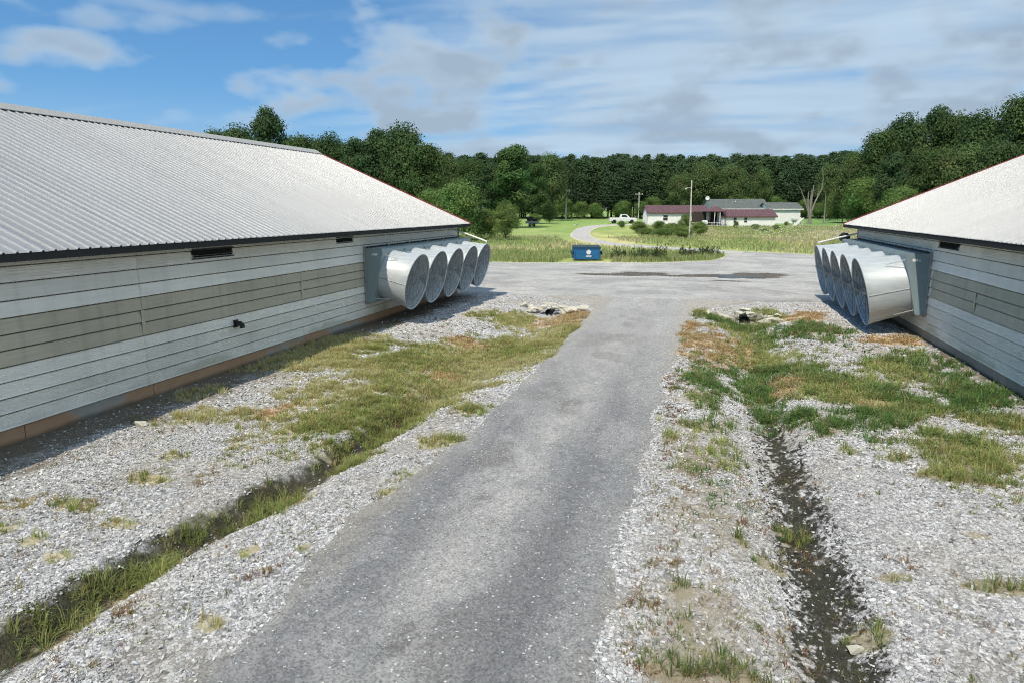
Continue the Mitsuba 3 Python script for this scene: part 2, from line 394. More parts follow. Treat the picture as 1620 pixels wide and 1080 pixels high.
yy = np.concatenate([np.arange(-12, 1.5, .5), np.arange(1.5, 27.2, .07)])
fl = sst(22.0, 26.8, yy)
xl = np.interp(yy, [-12, 3.6, 6.3, 9, 13, 20, 23, 60], [-3.35, -3.38, -3.52, -3.36, -3.28, -3.4, -3.5, -3.6]) + rag(yy, .16, 1.1, 31) + rag(yy, .05, 6, 33) - 3.0 * fl ** 2
xr = np.interp(yy, [-12, 4.4, 6.7, 11.4, 18.8, 23.7, 60], [-.5, -.53, -.64, -.61, -.38, -.18, 0]) + rag(yy, .18, .9, 32) + rag(yy, .06, 6, 34) + 2.4 * fl ** 2
V, F = ribbon(np.stack([xl, yy], 1), np.stack([xr, yy], 1), 26, .018)
V[:, 2] += .018 * (meshkit.fbm(V * [.9, .5, 0] + 9, 3, 8) - .5) * (np.abs(V[:, 0] + 1.95) < 1.3)
part('', 'road', (V, F), 'm_road', True, uv=V[:, :2])
tag('road', 'grey compacted gravel track running straight between the two barns', kind='structure')

xx = np.arange(-48, 60, .35)
yn = 25.9 + rag(xx, .5, .5, 41) + .8 * sst(-9, -15, xx) + 1.6 * sst(2.5, 6, xx)
yf = np.interp(xx, [-60, -30, -13, -9.9, -7.3, -4.2, -1.3, .6, 1.3, 2.2, 4.1, 7.8, 14, 60], [38, 40, 41.7, 42.1, 43.2, 43.6, 45.2, 46.9, 50.5, 57.4, 57, 54.9, 53, 50]) + rag(xx, .35, .9, 42)
V, F = ribbon(np.stack([xx, yn], 1), np.stack([xx, yf], 1), 60, .026)
s = (V[:, 1] - np.repeat(yn, 60)) / np.repeat(yf - yn, 60)
part('', 'gravel_yard', (V, F), 'm_lot', True, uv=np.stack([np.repeat(yf, 60) - V[:, 1], np.minimum(1, np.repeat(yf, 60) - V[:, 1])], 1))
tag('gravel_yard', 'wide gravel turning yard with wheel marks beyond the barns', kind='structure')


def smooth_line(pts, n):
    from scipy.interpolate import make_interp_spline
    p = np.asarray(pts, float)
    t = np.r_[0, np.cumsum(np.linalg.norm(np.diff(p, axis=0), axis=1))]
    return make_interp_spline(t, p, k=3)(np.linspace(0, t[-1], n))


lo = smooth_line([(2.5, 52.0), (-1.6, 57.1), (-5.3, 60.2), (-9.6, 65.5), (-12.8, 72.5), (-15.5, 82.2), (-18.1, 98.4), (-20.0, 116), (-18.6, 128), (-12, 137)], 90)
hi = smooth_line([(3.2, 57.2), (-1.8, 61.2), (-6.0, 65.0), (-9.0, 70.0), (-12.0, 79.6), (-14.3, 91), (-15.9, 104), (-16.4, 117), (-14.8, 125), (-9, 131)], 90)
V, F = ribbon(lo, hi, 9, .05, -.03)
part('', 'driveway', (V, F), 'm_drive', True, uv=np.stack([np.tile(np.linspace(0, 1, 9), 90), np.repeat(np.linspace(0, 1, 90), 9)], 1))
tag('driveway', 'pale narrow lane curving left up through the meadow to the houses', kind='structure')

th = np.linspace(0, 2 * np.pi, 60, endpoint=False)
pr = 1 + .25 * np.sin(3 * th + 1) + .12 * np.sin(5 * th)
pv = np.vstack([[[1.55, 35.6, .036]], np.stack([1.55 + 1.05 * pr * np.cos(th), 35.6 + .85 * pr * np.sin(th), 0 * th + .036], 1)])
pf = np.stack([np.zeros(60, int), 1 + np.arange(60), 1 + (np.arange(60) + 1) % 60], 1)
part('', 'puddle', (pv, pf), 'm_puddle', True)
tag('puddle', 'shallow rain puddle in the mud of the yard, mirroring the sky', kind='structure')
# ------------------------------------------------------------------ barns
def grime(p, amp, s=1.0):
    a = fbm(p.y * 1.1 * s, p.z * .9 * s, p.x)
    b = fbm(p.y * 9.0 * s, p.z * .6 * s, p.x + 5)
    return 1 - amp * (smoothstep(.35, .75, a) * .6 + smoothstep(.45, .8, b) * .5)


def siding(base, stain, amp):
    def fn(p, n, uv):
        low = smoothstep(1.0, .3, p.z)
        k = grime(p, amp)
        fine = .94 + .12 * noise(p.y * 2.3, p.z * 60, p.x)
        c = mi.Color3f(base) * k * fine
        green = smoothstep(.50, .75, fbm(p.y * .8, p.z * 3.0, 3.0)) * low
        return mix(c, stain, green * .45)
    return fn


P('m_siding', siding((.79, .78, .715), (.36, .37, .24), .16), .5, metal=.1, spec=.4)
P('m_siding_light', siding((.85, .84, .775), (.4, .41, .27), .13), .5, metal=.1, spec=.4)
P('m_tan', siding((.50, .465, .36), (.3, .28, .2), .20), .6, spec=.3)
P('m_tan_light', siding((.55, .51, .40), (.3, .28, .2), .20), .6, spec=.3)
P('m_dark', (.035, .036, .035), .8, spec=.2)
P('m_sheathing', (.15, .15, .14), .8, spec=.2)
P('m_soffit', (.24, .245, .24), .7, spec=.3)


def footing_color(p, n, uv):
    a = fbm(p.y * .8, p.z * 1.5, 2.0)
    b = fbm(p.y * 7, p.z * 9, 4.0)
    c = mix((.34, .325, .29), (.46, .44, .39), b)
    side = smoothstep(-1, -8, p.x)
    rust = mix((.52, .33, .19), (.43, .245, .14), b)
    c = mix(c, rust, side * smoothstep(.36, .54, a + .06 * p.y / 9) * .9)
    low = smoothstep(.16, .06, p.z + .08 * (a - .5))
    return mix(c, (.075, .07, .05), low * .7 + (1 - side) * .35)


P('m_footing', footing_color, .9, spec=.2)


def roof_color(p, n, uv):
    a = fbm(p.y * .45, p.x * .3, p.z * .5)
    run = fbm(p.y * 8, p.x * .25, 3.0)
    c = mi.Color3f(.385, .40, .415) * (.90 + .12 * a) * (.88 + .18 * run)
    return c


P('m_roof', roof_color, .5, metal=.30, spec=.4)
P('m_ridge', (.36, .36, .35), .6)
P('m_red', (.23, .035, .032), .5, spec=.4)


def galv(p, n, uv):
    a = fbm(p.x * 3, p.y * 3, p.z * 3)
    d1, d2, r = voronoi(p.y * 22, p.z * 22)
    k = (.80 + .22 * a) * (.93 + .12 * r)
    return mi.Color3f(.62, .67, .69) * k


P('m_galv', galv, .45, metal=.35, spec=.4)
P('m_fan_box', lambda p, n, uv: mi.Color3f(.27, .345, .365) * (.82 + .3 * fbm(p.x * 3, p.y * 3, p.z * 2)), .5, metal=.3, spec=.4)
P('m_galv_dull', lambda p, n, uv: mi.Color3f(.36, .37, .37) * (.75 + .45 * fbm(p.x * 4, p.y * 4, p.z * 4)), .55, metal=.4, spec=.4)
P('m_wire', (.20, .20, .195), .5, metal=.4)
P('m_black', (.022, .022, .023), .55)
P('m_white', (.80, .80, .78), .5)


def make_barn(sgn, xw, y_end, y_roof, seams, side_word):
    """sgn +1: the wall faces +x. u is the distance from the wall plane towards the track."""
    t = thing('poultry_barn', f'long poultry barn with white ribbed metal roof on the {side_word} of the track', 'barn', 'barns')
    THINGS.add(t)
    Y0 = -14.0

    def px(u):
        return xw + sgn * u

    def run(poly, lo, hi):
        q = [(px(u), z) for u, z in poly]
        return prism(q if sgn > 0 else q[::-1], 'y', lo, hi)

    slope = (5.52 - 2.73) / 6.5
    # dark frame and sheathing behind the siding, other walls
    part(t, 'sheathing', run([(-.012, .28), (-.012, 2.64), (-.10, 2.64), (-.10, .28)], Y0, y_end), 'm_sheathing')
    part(t, 'gable_wall', run([(-.10, .28), (-.10, 2.62), (-6.0, 5.25), (-11.9, 2.62), (-11.9, .28)], y_end - .12, y_end), 'm_siding')
    part(t, 'gable_wall', run([(-.10, .28), (-.10, 2.62), (-6.0, 5.25), (-11.9, 2.62), (-11.9, .28)], Y0, Y0 + .12), 'm_siding')
    part(t, 'back_wall', run([(-11.9, .28), (-11.9, 2.62), (-12.0, 2.62), (-12.0, .28)], Y0, y_end), 'm_siding')
    part(t, 'corner_trim', run([(.034, .30), (.034, 2.60), (-.09, 2.60), (-.09, .30)], y_end + .001, y_end + .05), 'm_soffit')
    # concrete footing in cast lengths with open joints
    edges = np.r_[Y0, np.arange(0, y_end, 2.44), y_end]
    for a, b in zip(edges[:-1], edges[1:]):
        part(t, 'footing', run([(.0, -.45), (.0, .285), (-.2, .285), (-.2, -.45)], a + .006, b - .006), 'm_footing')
    # lapped horizontal siding
    rows = [(2.53, 2.625, 'g', 0), (2.305, 2.53, 'g', 1), (2.06, 2.305, 'g', 0), (1.83, 2.06, 'l', 0), (1.607, 1.83, 't', 0), (1.397, 1.607, 't', 0), (1.17, 1.397, 't', 0),
            (.96, 1.17, 'l', 1), (.735, .96, 'g', 1), (.524, .735, 'g', 1), (.303, .524, 'l', 2)]
    cuts = np.r_[Y0, 0.0 if seams[0] > 1 else seams[0], [s for s in seams if s > 1], y_end]
    rng = np.random.default_rng(5 if sgn > 0 else 6)
    for i, (z0, z1, kind, ribs) in enumerate(rows):
        h = z1 - z0
        top = z1 - .021
        prof = [(-.01, z0), (.036, z0), (.036, z0 + .010)]
        if ribs:
            n = 4 if ribs == 1 else 6
            for k in range(n):
                z = z0 + .02 + (h - .05) * k / n
                d = .032 - .018 * k / n
                st = (h - .05) / n
                prof += [(d, z), (d, z + st * .70), (d - .012, z + st * .76), (d - .012, z + st * .90)]
        prof += [(.014, top - .004), (.004, top), (-.01, top)]
        for a, b in zip(cuts[:-1], cuts[1:]):
            m = {'g': ['m_siding', 'm_siding_light'], 'l': ['m_siding_light', 'm_siding_light'], 't': ['m_tan', 'm_tan_light']}[kind][int(rng.random() < .12)]
            if kind == 't' and sgn < 0 and b > 19.0:
                if a < 19.12 < b:
                    part(t, 'siding_panel', run(prof, a + .004, 19.12), m)
                    part(t, 'siding_panel', run(prof, 19.13, b - .004), 'm_siding_light')
                    continue
            part(t, 'siding_panel', run(prof, a + .004, b - .004), m)
    # curtain battens on the tan band
    for yb in np.arange(seams[1] if seams[0] < 1 else seams[0], 19, 2.46 * 2):
        part(t, 'batten', run([(.034, 1.19), (.034, 1.60), (.042, 1.60), (.042, 1.19)], yb - .035, yb + .03), 'm_tan_light')
    # air inlets under the eave
    for a, b, z0, z1 in ([(10.95, 12.12, 2.36, 2.55), (16.3, 17.15, 2.40, 2.565), (5.1, 6.3, 2.36, 2.55)] if sgn > 0 else [(17.5, 18.85, 2.38, 2.56), (11.7, 12.9, 2.38, 2.56)]):
        v = part(t, 'air_inlet', run([(.0, z0), (.0, z1), (.065, z1), (.065, z1 - .02), (.02, z1 - .02), (.02, z0 + .02), (.065, z0 + .02), (.065, z0)], a, b), 'm_black')
        for k in range(4):
            zz = z0 + .03 + (z1 - z0 - .06) * k / 4
            part(v, 'slat', run([(.02, zz + .028), (.058, zz + .006), (.060, zz + .010), (.022, zz + .032)], a + .02, b - .02), 'm_dark')
    # eave: soffit and fascia
    part(t, 'soffit', run([(-.02, 2.628), (.47, 2.628), (.47, 2.645), (-.02, 2.645)], Y0, y_roof), 'm_soffit')
    part(t, 'fascia', run([(.472, 2.61), (.472, 2.714), (.49, 2.714), (.49, 2.61)], Y0, y_roof), 'm_dark')
    # roof deck, ribbed sheets, ridge cap, red trim on the gable edge
    u_e, u_r, z_e, z_r = .5, -6.0, 2.73, 5.52
    deck = part(t, 'roof', run([(u_e - .02, z_e - .022), (u_r, z_r - .035), (2 * u_r - u_e, z_e - .035), (2 * u_r - u_e, z_e - .10), (u_r, z_r - .16), (u_e - .02, z_e - .075)], Y0, y_roof - .01), 'm_soffit')

    def sheet(lo, hi, nr, u0, z0, u1, z1, k=1.0):
        w = (hi - lo) / nr
        pts = [(lo + .001, 0.0)]
        for i in range(nr):
            c = lo + (i + .5) * w
            pts += [(c - .023, 0.0), (c - .012, .023), (c + .012, .023), (c + .023, 0.0)]
        pts += [(hi - .001, 0.0)]
        pts = np.array(pts)
        n = len(pts)
        nx, nz = slope / math.hypot(1, slope), 1 / math.hypot(1, slope)
        v = []
        for u, z in ((u0, z0), (u1, z1)):
            for dz in (0, -.004):
                for y, hgt in pts:
                    v.append((px(u + k * nx * (hgt + dz)), y, z + nz * (hgt + dz)))
        f = []
        for i in range(n - 1):
            f += [[i, i + 1, 2 * n + i + 1], [i, 2 * n + i + 1, 2 * n + i]]
            f += [[n + i, 3 * n + i + 1, n + i + 1], [n + i, 3 * n + i, 3 * n + i + 1]]
            f += [[i, n + i + 1, i + 1], [i, n + i, n + i + 1]]
        return trimesh.Trimesh(v, f, process=False)

    wd = .19 * 5
    n_sh = int(math.ceil((y_roof - 1.0) / wd))
    for i in range(n_sh):
        hi = y_roof - i * wd
        part(deck, 'roof_sheet', sheet(hi - wd, hi, 5, u_e, z_e - .008 - .002 * (i % 2), u_r, z_r), 'm_roof')
    rest = y_roof - n_sh * wd
    part(deck, 'roof_sheet', sheet(Y0, rest, 40, u_e, z_e - .01, u_r, z_r), 'm_roof')
    part(t, 'back_roof_sheet', sheet(Y0, y_roof, 120, 2 * u_r - u_e, z_e, u_r, z_r, -1.0), 'm_roof')
    w = .30
    dz = .034
    for ra in np.arange(Y0, y_roof - .5, 3.05):
        part(t, 'ridge_cap', run([(u_r + w, z_r - w * slope + dz), (u_r + .04, z_r + dz + .01), (u_r - .04, z_r + dz + .01), (u_r - w, z_r - w * slope + dz), (u_r - w, z_r - w * slope + dz + .012), (u_r - .04, z_r + dz + .045), (u_r + .04, z_r + dz + .045), (u_r + w, z_r - w * slope + dz + .012)][::-1], ra + .004, min(ra + 3.05, y_roof + .03)), 'm_ridge')
    part(t, 'gable_trim', run([(u_e + .02, z_e - .13), (u_r, z_r - .13), (2 * u_r - u_e, z_e - .13), (2 * u_r - u_e, z_e + .035), (u_r, z_r + .045), (u_e + .02, z_e + .035)], y_roof + .001, y_roof + .045), 'm_red')
    return t


barn_l = make_barn(+1, -9.2, 25.5, 25.67, [-.2, 4.72, 9.64, 14.56, 19.48], 'left')
barn_r = make_barn(-1, 5.45, 28.3, 28.4, [1.42, 6.34, 11.26, 16.18, 21.1], 'right')
# drain outlet on the left wall
part(barn_l, 'outlet', cat([tube([(-9.20, 12.05, .99), (-9.05, 12.05, .99), (-9.02, 12.05, .96), (-9.01, 12.05, .90)], [.05, .05, .055, .055], 10), box(-9.172, -9.15, 11.98, 12.12, .91, 1.06)]), 'm_black')


# ------------------------------------------------------------------ tunnel fans: local x = out of the wall, y = along it, z = up
def revolve_x(prof, n=48):
    """prof: (s, r) along +x"""
    prof = np.asarray(prof, float)
    th = np.linspace(0, 2 * np.pi, n, endpoint=False)
    v = np.stack([np.repeat(prof[:, 0], n), (prof[:, 1][:, None] * np.cos(th)).ravel(), (prof[:, 1][:, None] * np.sin(th)).ravel()], 1)
    f = []
    for i in range(len(prof) - 1):
        for j in range(n):
            k = (j + 1) % n
            f += [[i * n + j, i * n + k, (i + 1) * n + k], [i * n + j, (i + 1) * n + k, (i + 1) * n + j]]
    return trimesh.Trimesh(v, f, process=False)


def fan_shapes(half, R, xm, zm):
    """half: half the housing width; R: mouth radius; xm, zm: centre of the mouth"""
    out = []
    tilt = math.radians(13)
    x0 = .40
    L = (xm - x0) / math.cos(tilt)
    zc = zm + L * math.sin(tilt)
    M = trimesh.transformations.translation_matrix((x0, 0, zc)) @ trimesh.transformations.rotation_matrix(tilt, (0, 1, 0))
    h = half - .035
    zt, zb, xt, xb = 2.20, .68, .58, .24
    # side plates, top, bottom and a front plate with a round opening
    sidem = [prism([(0, zb), (xb, zb), (xt, zt - .05), (xt - .02, zt), (0, zt)], 'y', s * h - .012, s * h + .012) for s in (-1, 1)]
    top = hull([(0, -h + .013, zt - .004), (0, h - .013, zt - .004), (0, -h + .013, zt - .03), (0, h - .013, zt - .03), (xt - .02, -h + .013, zt - .006), (xt - .02, h - .013, zt - .006), (xt - .02, -h + .013, zt - .05), (xt - .02, h - .013, zt - .05)])
    bot = box(0, xb - .004, -h + .013, h - .013, zb + .002, zb + .026)
    from shapely.geometry import Polygon, Point
    hh = (zt - .05 - zb) / math.cos(math.atan2(xt - xb, zt - .05 - zb))
    pl = Polygon([(-h, 0), (h, 0), (h, hh), (-h, hh)]).difference(Point(0, hh * .47).buffer(.70 * R / .8, 24))
    fp = trimesh.creation.extrude_polygon(pl, .02, engine='earcut')
    lean = math.atan2(xt - xb, zt - .05 - zb)
    v = fp.vertices
    cl, sl = math.cos(lean), math.sin(lean)
    fp.vertices = np.stack([xb + v[:, 1] * sl + (v[:, 2] - .026) * cl, v[:, 0], zb + v[:, 1] * cl - (v[:, 2] - .026) * sl], 1)
    rib = [box(xt - .10 - .12 * k, xt - .07 - .12 * k, -h + .05, h - .05, zt - .004, zt + .016) for k in range(3)]
    out.append(('housing', cat(sidem + [top, bot, fp]), 'm_fan_box', False))
    out.append(('lid_rib', cat(rib), 'm_fan_box', False))
    flange = cat([box(-.0, .045, s * (half - .012) - .012, s * (half - .012) + .012, zb - .03, zt + .06) for s in (-1, 1)] + [box(0, .045, -half + .03, half - .03, zb - .05, zb - .01)])
    out.append(('flange', flange, 'm_galv_dull', False))
    out.append(('slot_shade', box(0.05, .062, -half + .06, half - .06, zt + .005, zt + .05), 'm_black', False))  # black strip standing in for the shadowed slot above the housing
    # flared discharge cone with a rolled lip
    s = np.linspace(0, 1, 9)
    r0 = .70 * R / .8
    rr = r0 + (R - r0) * (.35 * s + .65 * s ** 2)
    prof = [(-.03, r0)] + [(L * a, b) for a, b in zip(s, rr)] + [(L + .012, R + .012), (L + .004, R + .022), (L - .012, R + .012)] + [(L * a - .006, b + .009) for a, b in zip(s[::-1][1:], rr[::-1][1:])] + [(-.03, r0 + .009)]
    cone = revolve_x(prof, 64)
    cone.apply_transform(M)
    out.append(('cone', cone, 'm_galv', 40))
    # joint straps of the two half shells
    for sg in (-1, 1):
        st = np.array([(L * a, sg * (b + .016), -.02) for a, b in zip(s, rr)])
        m = tube(st, .012, 6)
        m.apply_transform(M)
        out.append(('seam', m, 'm_galv_dull', False))
    # wire guard in the mouth
    ws = []
    for q in np.linspace(.2, .95, 4):
        a = np.linspace(0, 2 * np.pi, 33)
        ws.append(tube(np.stack([0 * a + L - .02 - .10 * (1 - q), R * q * np.cos(a), R * q * np.sin(a)], 1), .0065, 4))
    for a in np.arange(8) * np.pi / 4 + .1:
        ws.append(tube([(L - .02 - .1 * .9, R * .1 * math.cos(a), R * .1 * math.sin(a)), (L - .018, R * .985 * math.cos(a), R * .985 * math.sin(a))], .0075, 4))
    g = cat(ws)
    g.apply_transform(M)
    out.append(('guard', g, 'm_wire', False))
    # rotor and closed shutter behind it
    hb = cat([revolve_x([(.0, .001), (.0, .10), (.10, .09), (.14, .05), (.15, .001)], 20)])
    hb.apply_transform(M)
    out.append(('hub', hb, 'm_black', 40))
    for k in range(6):
        a = k * np.pi / 3 + .3
        bl = []
        for rad, wd, tw in ((.10, .09, .8), (.35, .13, .55), (r0 - .03, .17, .35)):
            for sg in (-1, 1):
                for d in (-.004, .004):
                    bl.append((.06 + sg * wd * math.sin(tw) + d, sg * wd * math.cos(tw), rad))
        bm = hull(bl)
        bm.apply_transform(trimesh.transformations.rotation_matrix(a, (1, 0, 0)))
        bm.apply_transform(M)
        out.append(('blade', bm, 'm_galv_dull', False))
    sh = [prism([(.02, zb + .06 + .135 * k), (.05, zb + .045 + .135 * k), (.053, zb + .05 + .135 * k), (.024, zb + .19 + .135 * k)], 'y', -h + .04, h - .04) for k in range(10)]
    out.append(('shutter', cat(sh), 'm_galv_dull', False))
    # stay rods from housing to cone
    for sg in (-1, 1):
        for zz, ang in ((zt - .12, .85), (zb + .12, -.85)):
            e = M @ np.array([L * .42, sg * r0 * 1.12 * math.cos(ang), r0 * 1.12 * math.sin(ang), 1])
            out.append(('stay', tube([(x0 - .05 + (.12 if zz > 1 else -.10), sg * (h - .03), zz), e[:3]], .011, 6), 'm_galv', False))
    plate = box(x0 - .1, x0 + .02, -h - .018, -h - .013, zt - .19, zt - .13)
    out.append(('latch', cat([plate, box(x0 - .16, x0 - .12, -h - .018, -h - .013, zt - .185, zt - .15)]), 'm_white', False))
    return out


ORD = ['nearest', 'second nearest', 'middle', 'second farthest', 'farthest']
for side, xw, sgn, y0, pitch, R, xm, zm in (('left', -9.2, 1, 18.50, 1.53, .797, 1.27, 1.226), ('right', 5.45, -1, 20.12, 1.715, .885, 1.36, 1.13)):
    shapes = fan_shapes(pitch / 2, R, xm, zm)
    dicts = [(n, mikit.ply(m, b, s)) for n, m, b, s in shapes]
    for i in range(5):
        t = thing('exhaust_fan', f'{ORD[i]} of the five galvanised cone fans on the {side} barn wall', 'fan', f'fans on the {side} barn')
        THINGS.add(t)
        M = T().translate([xw + sgn * .037, y0 + i * pitch, 0]) @ T().rotate([0, 0, 1], 0 if sgn > 0 else 180)
        if sgn < 0:
            M = M @ T().scale([1, -1, 1])       # the mirror-image model, with its latch towards the camera
        for n, d in dicts:
            put(t, n, {**d, 'to_world': M})
P('m_pipe', (.78, .77, .72), .45)
tag(part('', 'white_pipe', tube([(-9.16, 24.95, 2.52), (-8.4, 24.8, 2.32), (-7.72, 24.7, 2.10)], .028, 8), 'm_pipe', True), 'thin white pipe slanting from the left barn eave to the farthest cone fan', 'pipe')
tag(part('', 'white_pipe', tube([(5.42, 28.22, 2.40), (4.7, 27.9, 2.24), (4.0, 27.65, 2.07)], .03, 8), 'm_pipe', True), 'thin white pipe slanting from the right barn corner to the farthest cone fan', 'pipe')
tag(part('', 'support_rod', tube([(4.02, 19.25, 1.16), (4.02, 28.0, 1.18)], .017, 8), 'm_wire', True), 'straight steel rod running across the mouths of the right barn fans', 'rod')
# small motor box by the far corner of the right barn
t = thing('motor_box', 'dark rounded motor box at the far corner of the right barn above the fans', 'motor')
THINGS.add(t)
part(t, 'casing', tube([(4.98, 28.1, 2.25), (4.98, 28.42, 2.25)], [.17, .17], 16), 'm_black', 40)
part(t, 'bracket', box(5.05, 5.42, 28.16, 28.26, 2.14, 2.20), 'm_wire')
# ------------------------------------------------------------------ dumpster
def frame(x, y, z, deg):
    return trimesh.transformations.translation_matrix((x, y, z)) @ trimesh.transformations.rotation_matrix(math.radians(deg), (0, 0, 1))


def moved(m, M):
    m = m.copy()
    m.apply_transform(M)
    return m


P('m_blue', lambda p, n, uv: mi.Color3f(.020, .135, .32) * (.75 + .5 * fbm(p.x * 5, p.y * 5, p.z * 7)), .5, spec=.45)
P('m_blue_dark', (.018, .075, .15), .55, spec=.45)
P('m_lid', (.02, .045, .06), .5, spec=.45)
M = frame(-7.18, 44.30, .03, 16)
t = thing('dumpster', 'blue steel dumpster with a white emblem at the far edge of the gravel yard', 'dumpster')
THINGS.add(t)
w, d, h = .84, 1.1, .80            # half width, depth, height
body = cat([hull([(-w, 0, 0.08), (w, 0, 0.08), (-w, d, 0.08), (w, d, 0.08), (-w, -.05, h), (w, -.05, h), (-w, d, h), (w, d, h)])] +
           [box(x - .02, x + .02, -.052, -.012, .10, h - .06) for x in (-.80, .80)])
part(t, 'body', moved(body, M), 'm_blue')
part(t, 'rim', moved(cat([box(-w - .03, w + .03, -.085, -.04, h - .05, h + .02), box(-w - .03, w + .03, d - .02, d + .03, h - .05, h + .02), box(-w - .04, -w + .01, -.04, d, h - .05, h + .018), box(w - .01, w + .04, -.04, d, h - .05, h + .018)]), M), 'm_blue_dark')
for s in (-1, 1):
    part(t, 'fork_pocket', moved(cat([box(s * (w + .01), s * (w + .13), .02, .85, .36, .385), box(s * (w + .01), s * (w + .13), .02, .85, .555, .58), box(s * (w + .115), s * (w + .13), .02, .85, .386, .554), box(s * (w - .10), s * (w - .06), -.062, -.02, .30, .62)]), M), 'm_blue_dark')
    part(t, 'lid', moved(hull([(s * .02, -.07, h + .025), (s * (w + .02), -.07, h + .025), (s * .02, d, h + .10), (s * (w + .02), d, h + .10), (s * .02, -.07, h + .05), (s * (w + .02), -.07, h + .05), (s * .10, .4, h + .13), (s * (w - .08), .4, h + .13), (s * .02, d, h + .13), (s * (w + .02), d, h + .13)]), M), 'm_lid')
    for yy_ in (.1, .95):
        part(t, 'skid', moved(box(s * .62 - .06, s * .62 + .06, yy_ - .08, yy_ + .08, 0, .078), M), 'm_blue_dark')
from shapely.geometry import Polygon as SP, Point as SPt
from shapely import union_all
petals = union_all([SPt(.085 * math.sin(a), .085 * math.cos(a)).buffer(.075, 8) for a in np.arange(5) * 2 * np.pi / 5] + [SPt(0, 0).buffer(.08, 8)])
em = trimesh.creation.extrude_polygon(petals, .006, engine='earcut')
leanf = math.atan2(.05, h - .08)
UP = np.array([[1, 0, 0, .10], [0, -math.sin(leanf), -math.cos(leanf), -.038], [0, math.cos(leanf), -math.sin(leanf), .53], [0, 0, 0, 1.0]])
em.apply_transform(UP)
part(t, 'emblem', moved(em, M), 'm_white')
bars = [trimesh.creation.box((.34, .035, .006), trimesh.transformations.translation_matrix((0, -.215, .003)))]
for k, wd in enumerate((.05, .07, .04, .06, .05)):
    bars.append(trimesh.creation.box((wd, .055, .006), trimesh.transformations.translation_matrix((-.145 + .072 * k, -.295, .003))))
br = cat(bars)
br.apply_transform(UP)
part(t, 'lettering', moved(br, M), 'm_white')

# ------------------------------------------------------------------ culvert mouths with pale quarry stones
P('m_pale_stone', lambda p, n, uv: mi.Color3f(.62, .60, .51) * (.65 + .5 * fbm(p.x * 6, p.y * 6, p.z * 6)), .9, spec=.2)
P('m_pale_stone_dull', lambda p, n, uv: mi.Color3f(.48, .46, .40) * (.6 + .6 * fbm(p.x * 6, p.y * 6, p.z * 6)), .9, spec=.2)
P('m_pipe_inside', (.012, .012, .012), .9)


def rock(rng, c, s):
    q = rng.normal(size=(11, 3))
    q /= np.linalg.norm(q, axis=1, keepdims=True)
    q *= rng.uniform(.75, 1.1, (11, 1))
    return hull(q * np.asarray(s) * .5 + c)


for name, cx, cy, rp, sd in (('left', -4.92, 22.9, .125, 7), ('right', 1.33, 23.0, .17, 8)):
    t = thing('culvert', f'drain pipe mouth framed by pale stones where the {name} ditch meets the yard', 'culvert', 'drain pipes under the yard entrance')
    THINGS.add(t)
    z0 = float(gz(cx, cy - .7)) + rp * .9
    a = np.linspace(0, 2 * np.pi, 25)
    pipe = cat([revolve_x([(0, rp), (0, rp - .03), (2.4, rp - .03), (2.4, .01)], 24)])
    pipe.apply_transform(trimesh.transformations.translation_matrix((cx, cy - .30, z0)) @ trimesh.transformations.rotation_matrix(math.pi / 2, (0, 0, 1)))
    part(t, 'pipe', pipe, 'm_pipe_inside', 40)
    rng = np.random.default_rng(sd)
    for k in range(20):
        sg = -1 if k % 2 else 1
        sz = rng.uniform(.16, .50, 3) * [1.3, .9, .55]
        u = sg * (rp + .55 * sz[0] + .85 * rng.random() ** 1.2)
        v = cy - .45 + .75 * rng.random() + .25 * abs(u) * (-1 if name == 'right' else .4)
        part(t, 'stone', rock(rng, (cx + u, v, float(gz(cx + u, v)) + .03 + (.12 if abs(u) < .45 else .04)), sz), 'm_pale_stone' if rng.random() < .7 else 'm_pale_stone_dull')
    for u, sz in ((-.16, (.46, .34, .16)), (.20, (.42, .36, .18)), (.0, (.5, .3, .14))):
        part(t, 'stone', rock(rng, (cx + u, cy - .16 + .22 * (u == 0), z0 + rp + .06 + .08 * (u == 0)), sz), 'm_pale_stone')

# ------------------------------------------------------------------ distant farmhouse, long low home, poles, odds and ends
CY, SY = math.cos(YAW), math.sin(YAW)


def rz(r, d):
    """r metres right of the camera's axis, d metres ahead of it -> x, y"""
    return np.array([r * CY - d * SY, r * SY + d * CY])


def hmat(r, d, z=0.0):
    q = rz(r, d)
    return frame(q[0], q[1], z, math.degrees(YAW))


def clad(p, n, uv):
    k = smoothstep(.0, .08, dr.abs(p.z * 6.0 - dr.floor(p.z * 6.0)))
    return mi.Color3f(.88, .88, .87) * (.93 + .07 * k) * (.93 + .12 * fbm(p.x * .7, p.y * .7, p.z))


def roofing(a):
    def fn(p, n, uv):
        return mi.Color3f(a) * (.8 + .4 * fbm(p.x * 1.3, p.y * 1.3, p.z * 5))
    return fn


P('m_clad', clad, .6)
P('m_maroon', roofing((.125, .066, .074)), .5)
P('m_shingle', roofing((.115, .135, .130)), .85)
P('m_glass', (.03, .035, .04), .08, spec=.6)
P('m_wood_dark', (.055, .045, .04), .8)
P('m_pole', lambda p, n, uv: mi.Color3f(.56, .54, .50) * (.75 + .5 * fbm(p.x * 6, p.y * 6, p.z * .8)), .85)
P('m_rail', (.62, .61, .57), .6)


